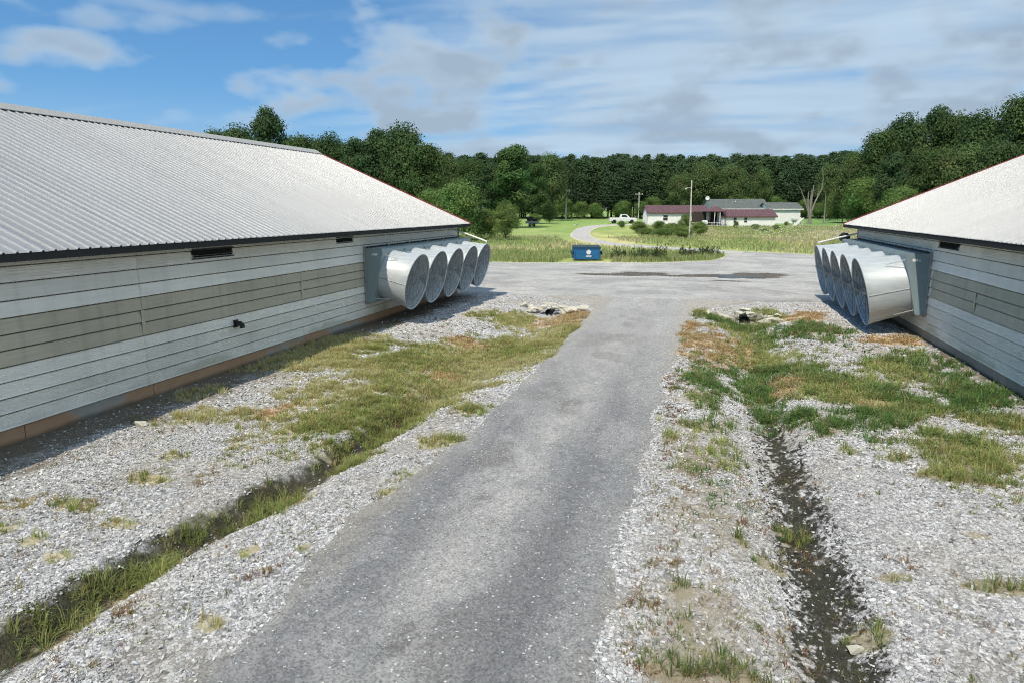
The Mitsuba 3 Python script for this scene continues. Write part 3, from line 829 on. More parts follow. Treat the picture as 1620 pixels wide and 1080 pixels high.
def gable_block(t, r0, r1, d, depth, zb, ze, zr, roof, over=.3):
    """a block whose long eave faces the camera"""
    M = hmat((r0 + r1) / 2, d)
    w = (r1 - r0) / 2
    part(t, 'wall', moved(cat([prism([(0, zb), (depth, zb), (depth, ze), (depth / 2, zr - .1), (0, ze)], 'x', -w, w)]), M @ np.diag([1.0, 1, 1, 1])), 'm_clad')
    sl = (zr - ze) / (depth / 2)
    R = part(t, 'roof', moved(prism([(-over, ze - over * sl), (depth / 2, zr), (depth + over, ze - over * sl), (depth + over, ze - over * sl + .09), (depth / 2, zr + .10), (-over, ze - over * sl + .09)], 'x', -w - over, w + over), M), roof)
    part(t, 'eave_board', moved(box(-w - over, w + over, -over - .03, -over - .002, ze - over * sl - .10, ze - over * sl + .07), M), 'm_clad' if roof == 'm_shingle' else roof)
    n = int(2 * w / .9)
    if roof == 'm_maroon':
        part(R, 'standing_seam', moved(cat([prism([(-over, ze - over * sl + .092), (depth / 2, zr + .102), (depth / 2, zr + .13), (-over, ze - over * sl + .12)], 'x', -w + .9 * k, -w + .9 * k + .035) for k in range(n + 1)]), M), roof)
        tag(R + '__standing_seam', kind='stuff')
    return M, w


def window(t, M, x, z0, z1, w, y=-.0):
    f = part(t, 'window', moved(cat([box(x - w / 2 - .06, x - w / 2, y - .05, y - .002, z0 - .06, z1 + .06), box(x + w / 2, x + w / 2 + .06, y - .05, y - .002, z0 - .06, z1 + .06), box(x - w / 2, x + w / 2, y - .05, y - .002, z0 - .06, z0), box(x - w / 2, x + w / 2, y - .05, y - .002, z1, z1 + .06), box(x - w / 2, x + w / 2, y - .045, y - .002, (z0 + z1) / 2 - .03, (z0 + z1) / 2 + .03)]), M), 'm_white')
    part(f, 'pane', moved(box(x - w / 2, x + w / 2, y - .02, y - .004, z0, z1), M), 'm_glass')


t = thing('long_home', 'low white home under a maroon metal roof with a dark open porch', 'house')
THINGS.add(t)
M, w = gable_block(t, 23.9, 34.4, 124, 5.0, .1, 2.62, 3.75, 'm_maroon')
window(t, M, -2.2, 1.2, 2.1, .8)
window(t, M, 1.4, 1.2, 2.1, .8)
M, w = gable_block(t, 35.5, 44.4, 119, 4.5, .1, 2.02, 3.05, 'm_maroon')
window(t, M, -2.35, .95, 1.75, .50)
window(t, M, -.55, .95, 1.75, .50)
M = hmat(34.4, 119.4)
part(t, 'porch_roof', moved(hull([(-1.5, -1.2, 2.72), (1.5, -1.2, 2.72), (-1.5, 2.8, 2.72), (1.5, 2.8, 2.72), (-1.5, -1.2, 2.80), (1.5, -1.2, 2.80), (-1.5, 2.8, 2.8), (1.5, 2.8, 2.8), (0, -.6, 3.62), (0, 2.6, 3.62)]), M), 'm_maroon')
for x in (-1.3, -.45, .45, 1.3):
    part(t, 'porch_post', moved(box(x - .06, x + .06, -1.1, -.98, .2, 2.72), M), 'm_wood_dark' if abs(x) > 1 else 'm_rail')
part(t, 'porch_wall', moved(box(-3.2, 1.2, 2.9, 3.0, .2, 2.72), M), 'm_wood_dark')
part(t, 'porch_floor', moved(box(-1.6, 1.6, -1.3, 2.8, .2, .62), M), 'm_wood_dark')
part(t, 'porch_door', moved(box(-.75, -.1, 2.84, 2.896, 1.3, 2.6), M), 'm_white')
tag(part('', 'porch_chest', moved(hull([(x, y, z) for x in (-2.6, -1.75) for y in (-1.8, -1.2) for z in (.75, 1.25, )] + [(x, y, 1.32) for x in (-2.5, -1.85) for y in (-1.72, -1.28)]), M), 'm_white'), 'white chest standing left of the dark porch of the long home', 'chest')
tag(part('', 'yard_table', moved(cat([box(.55, 1.15, -1.7, -1.4, 1.32, 1.40), box(.6, .65, -1.65, -1.45, .5, 1.318), box(1.05, 1.1, -1.65, -1.45, .5, 1.318)]), M), 'm_white'), 'small white table in front of the dark porch', 'table')
t = thing('yard_railing', 'pale open railing in the grass before the porch of the long home', 'railing')
THINGS.add(t)
M = hmat(32.6, 116.5)
for k in range(8):
    part(t, 'post', moved(box(-3.0 + .86 * k - .04, -3.0 + .86 * k + .04, -.04, .04, .1, 1.02), M), 'm_rail')
part(t, 'rail', moved(box(-3.1, 3.1, -.06, -.042, .90, 1.0), M), 'm_rail')
part(t, 'rail', moved(box(-3.1, 3.1, -.06, -.042, .50, .57), M), 'm_rail')

t = thing('farmhouse', 'white farmhouse with two grey shingle roofs standing behind the long home', 'house')
THINGS.add(t)
M, w = gable_block(t, 39.6, 50.6, 140, 7.5, .2, 3.35, 5.05, 'm_shingle', .45)
for q in (-1.2, .0, .25):
    part(t, 'vent_pipe', moved(tube([(q + 1.0, 2.5, 4.3), (q + 1.0, 2.5, 4.75 if q < -1 else 4.6)], .09 if q < -1 else .05, 8), M), 'm_white')
M, w = gable_block(t, 49.5, 55.6, 136, 6.0, .2, 3.25, 4.35, 'm_shingle', .35)
part(t, 'down_pipe', moved(tube([(w - .08, -.06, .3), (w - .08, -.06, 3.1)], .05, 8), M), 'm_wood_dark')
t = thing('satellite_dish', 'white satellite dish on the left end of the grey farmhouse roof', 'satellite dish')
THINGS.add(t)
M = hmat(39.4, 143.0)
dish = revolve_x([(.0, .01), (.03, .2), (.10, .40), (.09, .40), (.0, .2)], 20)
dish.apply_transform(trimesh.transformations.translation_matrix((0, 0, 5.35)) @ trimesh.transformations.rotation_matrix(-math.pi / 2 - .4, (0, 0, 1)))
part(t, 'bowl', moved(dish, M), 'm_white', 40)
part(t, 'mast', moved(tube([(0, .1, 4.55), (0, .1, 5.35)], .04, 6), M), 'm_rail')

M = hmat(48.0, 118.5)
t = thing('white_slide', 'white plank slide leaning down from the bank right of the long home', 'slide')
THINGS.add(t)
part(t, 'chute', moved(cat([hull([(x, y, z + dz) for (y, z) in ((0, .15), (0.05, 1.65)) for x in ((-.95 if z < 1 else .55), (-.45 if z < 1 else 1.05)) for dz in (0, .06)])]), M), 'm_white')
part(t, 'side_rail', moved(cat([tube([(-.97, .0, .25), (.53, .05, 1.78)], .05, 6), tube([(-.43, .0, .25), (1.07, .05, 1.78)], .05, 6)]), M), 'm_white')
part(t, 'leg', moved(cat([box(.60, .68, .12, .2, .1, 1.6), box(.92, 1.0, .12, .2, .1, 1.6)]), M), 'm_rail')
t = thing('gas_tank', 'pale oblong gas tank on short legs right of the farmhouse', 'tank')
THINGS.add(t)
M = hmat(52.4, 130.0)
P('m_tank', (.50, .54, .50), .5)
part(t, 'vessel', moved(tube([(-.9, 0, 1.25), (-.8, 0, 1.25), (-.6, 0, 1.25), (.6, 0, 1.25), (.8, 0, 1.25), (.9, 0, 1.25)], [.15, .38, .48, .48, .38, .15], 16), M), 'm_tank', 40)
for s in (-.5, .5):
    part(t, 'leg', moved(box(s - .06, s + .06, -.3, .3, .3, .80), M), 'm_rail')
t = thing('pickup_truck', 'white pickup truck half hidden in shrubs at the end of the driveway', 'pickup truck')
THINGS.add(t)
M = hmat(21.6, 138.0, float(gz(*rz(21.6, 138))))
P('m_car', (.78, .79, .80), .25, spec=.5, clearcoat=.6)
part(t, 'body', moved(cat([hull([(-2.6, -.9, .45), (2.6, -.9, .45), (-2.6, .9, .45), (2.6, .9, .45), (-2.6, -.92, 1.0), (2.65, -.92, .95), (-2.6, .92, 1.0), (2.65, .92, .95), (2.5, -.85, 1.08), (2.5, .85, 1.08), (-2.6, -.88, 1.12), (-2.6, .88, 1.12)])]), M), 'm_car')
part(t, 'cab', moved(hull([(-.5, -.86, 1.1), (1.4, -.86, 1.1), (-.5, .86, 1.1), (1.4, .86, 1.1), (-.35, -.72, 1.78), (.65, -.72, 1.78), (-.35, .72, 1.78), (.65, .72, 1.78)]), M), 'm_car')
part(t, 'window', moved(cat([hull([(-.30, -.85, 1.18), (.95, -.85, 1.18), (-.22, -.76, 1.66), (.58, -.76, 1.66), (-.30, -.80, 1.18), (.95, -.80, 1.18)])]), M), 'm_glass')
for x in (-1.7, 1.7):
    for y in (-.82, .82):
        wh = revolve_x([(-.11, .1), (-.11, .34), (-.08, .38), (.08, .38), (.11, .34), (.11, .1)], 20)
        wh.apply_transform(trimesh.transformations.translation_matrix((x, y, .38)) @ trimesh.transformations.rotation_matrix(math.pi / 2, (0, 0, 1)))
        part(t, 'wheel', moved(wh, M), 'm_black', 40)
t = thing('utility_trailer', 'small grey flat trailer heaped with dark junk beside the left bushes', 'trailer')
THINGS.add(t)
q = np.array([-28.3, 116.2])
M = frame(q[0], q[1], float(gz(*q)), 10)
part(t, 'bed', moved(cat([box(-1.1, 1.1, -.7, .7, .55, .68), box(-1.1, 1.1, -.7, -.66, .682, .95), box(1.1, 2.1, -.04, .04, .56, .64)]), M), 'm_ridge')
for x in (-.35, .35):
    wh = revolve_x([(-.09, .05), (-.09, .28), (.09, .28), (.09, .05)], 16)
    wh.apply_transform(trimesh.transformations.translation_matrix((x * .9, -.76, .3)) @ trimesh.transformations.rotation_matrix(math.pi / 2, (0, 0, 1)))
    part(t, 'wheel', moved(wh, M), 'm_black', 40)
rng = np.random.default_rng(3)
tag(part('', 'junk_heap', moved(cat([rock(rng, (rng.uniform(-.8, .8), rng.uniform(-.3, .3), rng.uniform(.95, 1.5)), rng.uniform(.4, .9, 3)) for _ in range(12)]), M), 'm_wood_dark'), 'dark heap of junk piled on the small grey trailer', 'junk heap')
q = np.array([-22.3, 125.3])
tag(part('', 'white_rock', moved(rock(rng, (0, 0, .15), (.9, .5, .45)), frame(q[0], q[1], float(gz(*q)), 0)), 'm_white'), 'small white rock in the grass left of the driveway bend', 'rock')


def pole(name_label, r, d, top, rad, arm, lamp=0):
    t = thing('utility_pole', name_label, 'utility pole')
    THINGS.add(t)
    x, y = rz(r, d)
    zb = float(gz(x, y)) - .2
    part(t, 'shaft', tube([(x, y, zb), (x + .06, y, (zb + top) / 2), (x, y, top)], [rad, rad * .88, rad * .7], 10), 'm_pole', 40)
    if arm:
        A = frame(x, y, 0, math.degrees(YAW))
        part(t, 'crossarm', moved(box(-.9, .9, -.22, -.13, top - .55, top - .42), A), 'm_pole')
        for k in (-.8, 0, .8):
            part(t, 'insulator', moved(tube([(k, -.17, top - .42), (k, -.17, top - .22)], .05, 8), A), 'm_white')
    if lamp:
        A = frame(x, y, 0, math.degrees(YAW))
        l = part(t, 'lamp_arm', moved(tube([(0, -.1, top - .9), (-.25, -.25, top - .75), (-.55, -.3, top - .78)], .025, 6), A), 'm_rail')
        part(t, 'lamp', moved(hull([(-.72, -.38, top - .80), (-.50, -.38, top - .80), (-.72, -.22, top - .80), (-.50, -.22, top - .80), (-.70, -.36, top - .95), (-.52, -.24, top - .95)]), A), 'm_white')
    return np.array([x, y, top - .3])


tops = [pole('weathered utility pole rising from the shrubs at the left bend of the lane', 7.2 + 0, 190, 6.7, .17, 1),
        pole('tall pale utility pole with a transformer, standing at the top of the left bank', 12.15, 160, 7.6, .17, 1),
        pole('thin utility pole before the dark pines, left of the long home', 31.3, 175, 7.2, .15, 1),
        pole('white yard pole with a small lamp in front of the maroon roof', 18.9, 75, 6.2, .09, 0, 1)]
x, y = rz(12.15, 160)
part('utility_pole_001', 'transformer', moved(tube([(-.30, -.2, 5.95), (-.30, -.2, 6.95)], [.24, .24], 14), frame(x, y, 0, 15)), 'm_ridge', 40)
for k, (a, b) in enumerate(((0, 1), (1, 2))):
    for j, dz in enumerate((0, -1.1)):
        s = np.linspace(0, 1, 17)[:, None]
        pth = tops[a] * (1 - s) + tops[b] * s
        pth[:, 2] += dz - .9 * 4 * (s * (1 - s))[:, 0]
        tag(part('', 'power_line', tube(pth, .018, 4), 'm_wire'), ('upper' if j == 0 else 'lower') + ' power line strung ' + ('left' if k == 0 else 'right') + ' of the pole with the transformer', 'power line')
x, y = rz(62.0, 140)
tag(part('', 'fence_post', tube([(x, y, .2), (x, y, 2.2)], [.07, .06], 8), 'm_pole'), 'single pale post in the grass at the foot of the right-hand trees', 'post')
# ------------------------------------------------------------------ loose stones
def np_fbm(x, y, z, o=3):
    x, y = np.asarray(x, float), np.asarray(y, float)
    return sum(.5 ** (k + 1) * meshkit.noise(np.stack([x * 2 ** k, y * 2 ** k, 0 * x + z * 2 ** k + 17 * k], -1) + 1e6) for k in range(o)) / (1 - .5 ** o)


def scatter_mesh(variants, pos, size, rng, squash=.7):
    """many small convex pieces in one mesh: arrays (vertices, faces) of the variants"""
    n = len(pos)
    which = rng.integers(0, len(variants), n)
    Vs, Fs, idx, off = [], [], [], 0
    for k, (v, f) in enumerate(variants):
        sel = np.nonzero(which == k)[0]
        if not len(sel):
            continue
        m = len(sel)
        q = rng.normal(size=(m, 4))
        q /= np.linalg.norm(q, axis=1, keepdims=True)
        w, x, y, z = q.T
        R = np.stack([1 - 2 * (y * y + z * z), 2 * (x * y - z * w), 2 * (x * z + y * w), 2 * (x * y + z * w), 1 - 2 * (x * x + z * z), 2 * (y * z - x * w), 2 * (x * z - y * w), 2 * (y * z + x * w), 1 - 2 * (x * x + y * y)], 1).reshape(m, 3, 3)
        p = np.einsum('nij,kj->nki', R, v) * size[sel, None, None]
        p[..., 2] *= squash
        p += pos[sel, None]
        Vs.append(p.reshape(-1, 3))
        Fs.append((f[None] + (np.arange(m) * len(v))[:, None, None]).reshape(-1, 3) + off)
        idx.append(np.repeat(sel, len(v)))
        off += m * len(v)
    return np.vstack(Vs), np.vstack(Fs), np.concatenate(idx)


def stone_variants(n, pts, seed):
    r = np.random.default_rng(seed)
    out = []
    for _ in range(n):
        q = r.normal(size=(pts, 3))
        q /= np.linalg.norm(q, axis=1, keepdims=True)
        q *= np.array([1.25, .95, .72]) * r.uniform(.8, 1.1, (pts, 1))
        h = hull(q)
        out.append((np.array(h.vertices), np.array(h.faces)))
    return out


def stone_color(rng, n, warm=.5):
    b = np.clip(rng.normal(.465, .125, n), .14, .80)
    w = rng.random(n)[:, None]
    c = b[:, None] * ((1 - w) * np.array([.955, .985, 1.03]) + w * np.array([1.01, 1.0, .965]))
    return np.clip(c, .03, .85)


def masks(x, y):
    nz = np_fbm(x * 1.6, y * 1.6, 0.0)
    nm = nz + .55 * (np_fbm(x * 5.5, y * 5.5, 4.0) - .5)
    gl, gr, oc = patch(GL, x, y, nm, 1.3), patch(GR, x, y, nm, 1.3), patch(OC, x, y, nm, 1.2)
    dd = np.abs(x - np.interp(y, RD[:, 0], RD[:, 1]) - .05)
    dl = np.abs(x - np.interp(y, LD[:, 0], LD[:, 1]))
    return nz, gl, gr, oc, dd, dl


def roadx(y):
    return np.interp(y, yy, xl), np.interp(y, yy, xr)


def gravel_field(seed, n, x0, x1, y0, y1, smin, smax, pts, nvar):
    rng = np.random.default_rng(seed)
    x, y = rng.uniform(x0, x1, n), rng.uniform(y0, y1, n)
    nz, gl, gr, oc, dd, dl = masks(x, y)
    a, b = roadx(y)
    keep = rng.random(n) < np.clip(1.0 - 1.0 * np.clip(np.maximum(gl, gr) + .15, 0, 1), .10, 1)
    keep &= rng.random(n) < np.clip(1 - 1.1 * np.clip(oc + .1, 0, 1), .12, 1)
    keep &= (dd > .40) | (y > 13) | (rng.random(n) < .34 + .66 * np.clip((dd - .06) / .3, 0, 1))
    keep &= (dl > .25) | (y > 12) | (rng.random(n) < .15)
    keep &= rng.random(n) < 1 - .55 * np.clip(1.2 - 1.5 * np.abs(x - .1), 0, 1) * np.clip((nz - .38) * 5, 0, 1)
    out = np.maximum(a - x, x - b)                   # metres outside the track's edge
    keep &= (out > 0) | (rng.random(n) < .42 * np.exp(np.minimum(out, 0) / .13))
    wall = np.minimum(x + 9.2, 5.45 - x)
    keep &= (wall > .05) & (rng.random(n) < np.clip(np.where(x < 0, .07 + .93 * np.clip((wall - .6) / .6, 0, 1), .3 + wall), 0, 1))
    keep &= rng.random(n) < np.clip(1.5 - 1.2 * np.clip((np_fbm(x * 1.3 + 11, y * 1.3, 9.0) - .5) / .20, 0, 1), .22, 1)
    x, y = x[keep], y[keep]
    s = smin + (smax - smin) * rng.random(len(x)) ** 2.4
    z = gzn(x, y) + s * rng.uniform(-.05, .38, len(x))
    v, f, i = scatter_mesh(stone_variants(nvar, pts, seed + 1), np.stack([x, y, z], 1), s, rng)
    c = stone_color(rng, len(x))
    wetk = np.where((np.abs(x - np.interp(y, RD[:, 0], RD[:, 1]) - .05) < .34) & (y < 13) & (rng.random(len(x)) < .66), .16, 1.0)
    return v, f, (c * wetk[:, None])[i]


parts_ = [gravel_field(101, 84000, -9.2, -3.1, 2.4, 9.5, .008, .029, 7, 8), gravel_field(102, 70000, -.9, 5.45, 2.4, 9.5, .008, .029, 7, 8),
          gravel_field(103, 20000, -9.2, -3.1, 9.5, 16, .018, .042, 6, 6), gravel_field(104, 24000, -.6, 5.45, 9.5, 17, .018, .042, 6, 6), gravel_field(105, 12000, -9.2, 5.45, 16, 26, .025, .05, 6, 6)]
off, Vs, Fs, Cs = 0, [], [], []
for v, f, c in parts_:
    Vs.append(v), Fs.append(f + off), Cs.append(c)
    off += len(v)
part('', 'gravel', (np.vstack(Vs), np.vstack(Fs)), 'm_stone', False, color=np.vstack(Cs))
tag('gravel', 'loose pale crushed stones covering both verges of the track', 'gravel', kind='stuff')
rng = np.random.default_rng(120)
n = 5200
y = 2.6 + 15 * rng.random(n) ** 1.3
a, b = roadx(y)
u = rng.random(n)
u = np.where(rng.random(n) < .45, np.where(u < .4, u * .35, 1 - (1 - u) * .35), u)
x = a + (b - a) * u
s = .005 + .012 * rng.random(n) ** 3
v, f, i = scatter_mesh(stone_variants(5, 6, 9), np.stack([x, y, gz(x, y) + .020 + s * .3], 1), s, rng)
part('', 'road_chippings', (v, f), 'm_stone', False, color=np.clip(stone_color(rng, n)[i] * 1.15, 0, .8))
tag('road_chippings', 'small white stone chippings scattered over the grey track', 'gravel', kind='stuff')
rng = np.random.default_rng(122)
for k, (x, y, s, lab) in enumerate(((-8.2, 8.35, .17, 'largest pale rock lying in the shade of the left barn wall'), (1.35, 5.65, .11, 'pale rock in the dark wet ditch, upper of two'), (1.17, 4.98, .13, 'flat pale rock in the dark wet ditch near the bottom edge'))):
    tag(part('', 'loose_rock', rock(rng, (x, y, float(gz(x, y)) + .03), (s * 1.5, s, s * .8)), 'm_pale_stone'), lab, 'rock')

# ------------------------------------------------------------------ grass
STRAW = []


def blades(base, h, w, rng, lean=.6, col=(.12, .16, .05), jit=.25, face=None):
    n = len(base)
    a = rng.uniform(0, 2 * np.pi, n) if face is None else face
    d = np.stack([np.cos(a), np.sin(a), 0 * a], 1)
    side = np.stack([-np.sin(a), np.cos(a), 0 * a], 1) * (w / 2)[:, None]
    L = (rng.random(n) ** .7 * lean)[:, None]
    hh = h[:, None]
    up = np.array([0, 0, 1.0])
    mid = base + d * hh * L * .30 + up * hh * .58 * (1 - .10 * L)
    tip = base + d * hh * L * 1.0 + up * hh * (1 - .38 * L ** 2)
    v = np.stack([base - side, base + side, mid - side * .75, mid + side * .75, tip], 1)
    f = np.array([[0, 1, 3], [0, 3, 2], [2, 3, 4]])
    F = (f[None] + (np.arange(n) * 5)[:, None, None]).reshape(-1, 3)
    c = np.broadcast_to(np.asarray(col, float), (n, 3)) * (1 + jit * rng.normal(size=(n, 1))) * (1 + .10 * rng.normal(size=(n, 3)))
    return v.reshape(-1, 3), F, np.repeat(np.clip(c, .01, .6), 5, 0)


def join(ms):
    off, V, F, Cc = 0, [], [], []
    for v, f, c in ms:
        V.append(v), F.append(f + off), Cc.append(c)
        off += len(v)
    return (np.vstack(V), np.vstack(F)), np.vstack(Cc)


def grass_over(rows, seed, dens, hfun, colfun, wide=.010, thr=.0, lean=.9, per=14, spread=.045):
    """tufts of blades that lean outwards, thinning out towards the ragged borders of the patches"""
    rng = np.random.default_rng(seed)
    X, Y = [], []
    for cx, cy, rx, ry in rows:
        m = int(dens(cy) * 4 * rx * ry * 2.2 / per)
        X.append(rng.uniform(cx - 1.6 * rx, cx + 1.6 * rx, m)), Y.append(rng.uniform(cy - 1.6 * ry, cy + 1.6 * ry, m))
    x, y = np.concatenate(X), np.concatenate(Y)
    cl = np_fbm(x * 5.5, y * 5.5, 4.0)
    nm = np_fbm(x * 1.6, y * 1.6, 0.0) + .55 * (cl - .5)
    cov = patch(rows, x, y, nm, 1.3)
    a, b = roadx(y)
    ok = (rng.random(len(x)) < np.clip((cov - thr + .45) / 1.4, 0, 1) ** 1.2) & ((x < a + .05) | (x > b - .08)) & (x > -9.15) & (x < 5.40) & (y < 24.2)
    if rows is not STRAW:
        oc = patch(OC, x, y, nm, 1.2)
        ok &= rng.random(len(x)) < np.clip(1 - 1.2 * (oc + .1), .15, 1)
    x, y, cov, cl = x[ok], y[ok], cov[ok], cl[ok]
    h = hfun(x, y, rng) * (.45 + 1.1 * cl) * np.clip(.75 + .35 * cov, .55, 1.15)
    col = colfun(x, y, rng) * rng.uniform(.8, 1.25, (len(x), 1))
    i = np.repeat(np.arange(len(x)), per)
    a = rng.uniform(0, 2 * np.pi, len(i))
    r = spread * np.sqrt(rng.random(len(i))) * np.clip(y[i] / 9, .8, 1.8)
    bx_, by_ = x[i] + r * np.cos(a), y[i] + r * np.sin(a)
    base = np.stack([bx_, by_, gzn(bx_, by_) - .01], 1)
    return blades(base, h[i] * rng.uniform(.5, 1.2, len(i)), np.full(len(i), wide) * rng.uniform(.7, 1.3, len(i)) * np.clip(y[i] / 9, .75, 1.7), rng, lean, col[i], .18, a + rng.normal(0, .7, len(i)))


def tint(a, b, t):
    t = np.clip(t, 0, 1)[:, None]
    return np.asarray(a) * (1 - t) + np.asarray(b) * t


def col_left(x, y, rng):
    m = np_fbm(x * .75, y * .5, 12.0)
    c = tint((.34, .385, .14), (.70, .64, .30), (m - .36) / .22 + .35 * rng.normal(size=len(x)))
    return tint(c, (.46, .35, .19), (rng.random(len(x)) < .15) * .8)


def col_right(x, y, rng):
    m = np_fbm(x * .8, y * .6, 13.0)
    c = tint((.165, .265, .09), (.42, .45, .18), (m - .36) / .24 + .3 * rng.normal(size=len(x)))
    return tint(c, (.42, .34, .19), (rng.random(len(x)) < .07) * .8)


def dens(cy):
    return 1300 if cy < 9 else (1150 if cy < 15 else 750)


GL_ditch, GL_rest = GL[17:25], [r for i, r in enumerate(GL) if not 17 <= i < 25]
m1 = grass_over(GL_rest, 201, lambda cy: 1.5 * dens(cy), lambda x, y, r: .075 + .05 * r.random(len(x)), col_left, .010, -.12)
mesh, c = join([m1])
part('', 'grass', mesh, 'm_blade', False, color=c)
tag('grass', 'yellowing grass spreading over the gravel between the left barn and the track', 'grass', kind='stuff')
mesh, c = join([grass_over(GL_ditch, 205, lambda cy: 1500, lambda x, y, r: .10 + .09 * r.random(len(x)), lambda x, y, r: tint((.17, .235, .07), (.46, .47, .19), r.random(len(x))), .010, .20, 1.2, 16, .05)])
part('', 'ditch_grass', mesh, 'm_blade', False, color=c)
tag('ditch_grass', 'long bright grass growing along the floor of the left ditch', 'grass', kind='stuff')
small = [r for r in GR if r[1] < 9.0]
big = [r for r in GR if r[1] >= 9.0]
SPARSE = [(3.7, 11.0, 1.7, 2.6), (2.4, 12.6, 1.4, 2.0), (2.3, 18.0, 1.5, 3.0), (.3, 14.0, .8, 4.0), (.2, 9.5, .6, 2.0)]
mesh, c = join([grass_over(SPARSE, 204, lambda cy: 700, lambda x, y, r: .07 + .07 * r.random(len(x)), col_right, .010, .62, 1.3), grass_over(big, 202, lambda cy: .85 * dens(cy), lambda x, y, r: .10 + .09 * r.random(len(x)), col_right, .010, .0, 1.2), grass_over(small, 203, lambda cy: 1700, lambda x, y, r: .09 + .08 * r.random(len(x)), lambda x, y, r: tint(col_right(x, y, r), (.30, .31, .12), r.random(len(x))))])
part('', 'grass_001', mesh, 'm_blade', False, color=c)
tag('grass_001', 'deep green grass clumps over the ditch and gravel beside the right barn', 'grass', kind='stuff')
# thin sprinkling of small weeds all over the gravel
rng = np.random.default_rng(220)
n = 9000
sx, sy = np.r_[rng.uniform(-8.9, -3.6, n // 2), rng.uniform(-.5, 5.2, n // 2)], 2.6 + 17 * rng.random(n) ** 1.4
spr = (rng.random(n) < np.clip((np_fbm(sx * .9, sy * .7, 30.0) - .44) * 6, 0.03, 1)) & (rng.random(n) < np.where((sx > -.6) & (sx < 1.0), 1.0, .42))
sx, sy = sx[spr], sy[spr]
i = np.repeat(np.arange(len(sx)), 9)
a = rng.uniform(0, 2 * np.pi, len(i))
r = .035 * np.sqrt(rng.random(len(i)))
bx_, by_ = sx[i] + r * np.cos(a), sy[i] + r * np.sin(a)
kind = rng.random(len(sx))
c = np.where((kind < .45)[:, None], tint((.17, .22, .08), (.34, .34, .14), rng.random(len(sx))), tint((.33, .20, .13), (.46, .40, .24), rng.random(len(sx))))
(v, f), c = join([blades(np.stack([bx_, by_, gzn(bx_, by_) - .005], 1), .055 * rng.uniform(.4, 1.3, len(i)) * rng.uniform(.5, 1.3, len(sx))[i], np.full(len(i), .010) * np.clip(by_ / 8, .8, 1.8), rng, 1.3, c[i], .2, a)])
part('', 'gravel_weeds', (v, f), 'm_blade', False, color=c)
tag('gravel_weeds', 'tiny scattered weeds sprouting through the gravel', 'weeds', kind='stuff')
# reddish brown ground weeds along the track
WD = [(1.0, 7.2, .3, .25), (1.35, 9.6, .25, .3), (.75, 8.4, .2, .3), (1.45, 6.1, .2, .25), (.8, 5.4, .2, .2), (-.15, 8.3, .3, .25), (-.38, 7.7, .18, .3), (-.3, 5.9, .16, .3), (-.35, 5.4, .14, .25), (-.28, 4.75, .22, .16), (-.05, 6.3, .22, .18), (.55, 7.6, .3, .14), (.55, 6.4, .25, .12), (-3.6, 6.9, .22, .2), (-3.8, 5.2, .2, .2), (-6.0, 7.0, .25, .2), (-3.3, 8.2, .2, .3), (-.3, 9.4, .2, .5), (-.35, 11.5, .22, .7), (-6.4, 4.7, .18, .15), (-4.6, 4.3, .2, .15), (2.0, 6.9, .2, .12), (-.42, 13.2, .2, .9)]
mesh, c = join([grass_over(WD, 210, lambda cy: 1100, lambda x, y, r: .035 + .035 * r.random(len(x)), lambda x, y, r: tint((.27, .155, .10), (.40, .34, .17), r.random(len(x))), .013, -.05, 1.4)])
part('', 'ground_weeds', mesh, 'm_blade', False, color=c)
tag('ground_weeds', 'low reddish brown weeds dotted along the edges of the track', 'weeds', kind='stuff')

STRAW[:] = [(a, b, c * .95, d * .95) for a, b, c, d in OC if b > 9]
mesh, c = join([grass_over(STRAW, 215, lambda cy: 900, lambda x, y, r: .07 + .06 * r.random(len(x)), lambda x, y, r: tint((.50, .33, .17), (.70, .52, .31), r.random(len(x))), .012, -.15, 1.9)])
part('', 'dead_grass', mesh, 'm_blade', False, color=c)
tag('dead_grass', 'flattened orange straw of dead grass on the ditch banks', 'grass', kind='stuff')


MOSS = [(-6.53, 6.65, .55, .32), (-6.71, 5.81, .6, .26), (-6.95, 7.46, .34, .3), (-7.75, 8.9, .5, .4), (-6.0, 5.55, .2, .15), (-7.3, 5.6, .25, .2), (-6.2, 8.2, .3, .3), (-6.6, 9.5, .35, .5)]
mesh, c = join([grass_over(MOSS, 216, lambda cy: 1000, lambda x, y, r: .030 + .03 * r.random(len(x)), lambda x, y, r: tint((.34, .30, .10), (.56, .44, .20), r.random(len(x))), .012, -.12, 1.6)])
part('', 'moss', mesh, 'm_blade', False, color=c)
tag('moss', 'low yellow brown mossy growth on the gravel near the left barn', 'moss', kind='stuff')


def field(seed, n, xa, xb, ya, yb, h0, h1, w, cfun, keepf=None, lean=.7):
    rng = np.random.default_rng(seed)
    x, y = rng.uniform(xa, xb, n), rng.uniform(ya, yb, n)
    edge = np.interp(x, xx, yf)
    ok = y > edge + .1
    # clear of the lane
    D = np.minimum.reduce([np.hypot(x - a, y - b) for a, b in (lo * .5 + hi * .5)[::3]])
    ok &= D > np.interp(y, [55, 70, 120], [2.9, 3.0, 2.2])
    if keepf is not None:
        ok &= keepf(x, y, rng)
    x, y = x[ok], y[ok]
    h = h0 + (h1 - h0) * rng.random(len(x))
    h *= .5 + np_fbm(x * .5, y * .5, 20.0)
    return blades(np.stack([x, y, gz(x, y) - .02], 1), h, w * (.6 + .8 * rng.random(len(x))), rng, lean, cfun(x, y, rng), .2)


def col_meadow(x, y, rng):
    m = np_fbm(x * .11, y * .06, 4.0) + .25 * (np_fbm(x * .8, y * .35, 5.0) - .5)
    c = tint((.29, .37, .13), (.52, .55, .25), rng.random(len(x)))
    return tint(c, tint((.66, .58, .38), (.56, .51, .29), rng.random(len(x))), (m - .48) / .14 * .6)


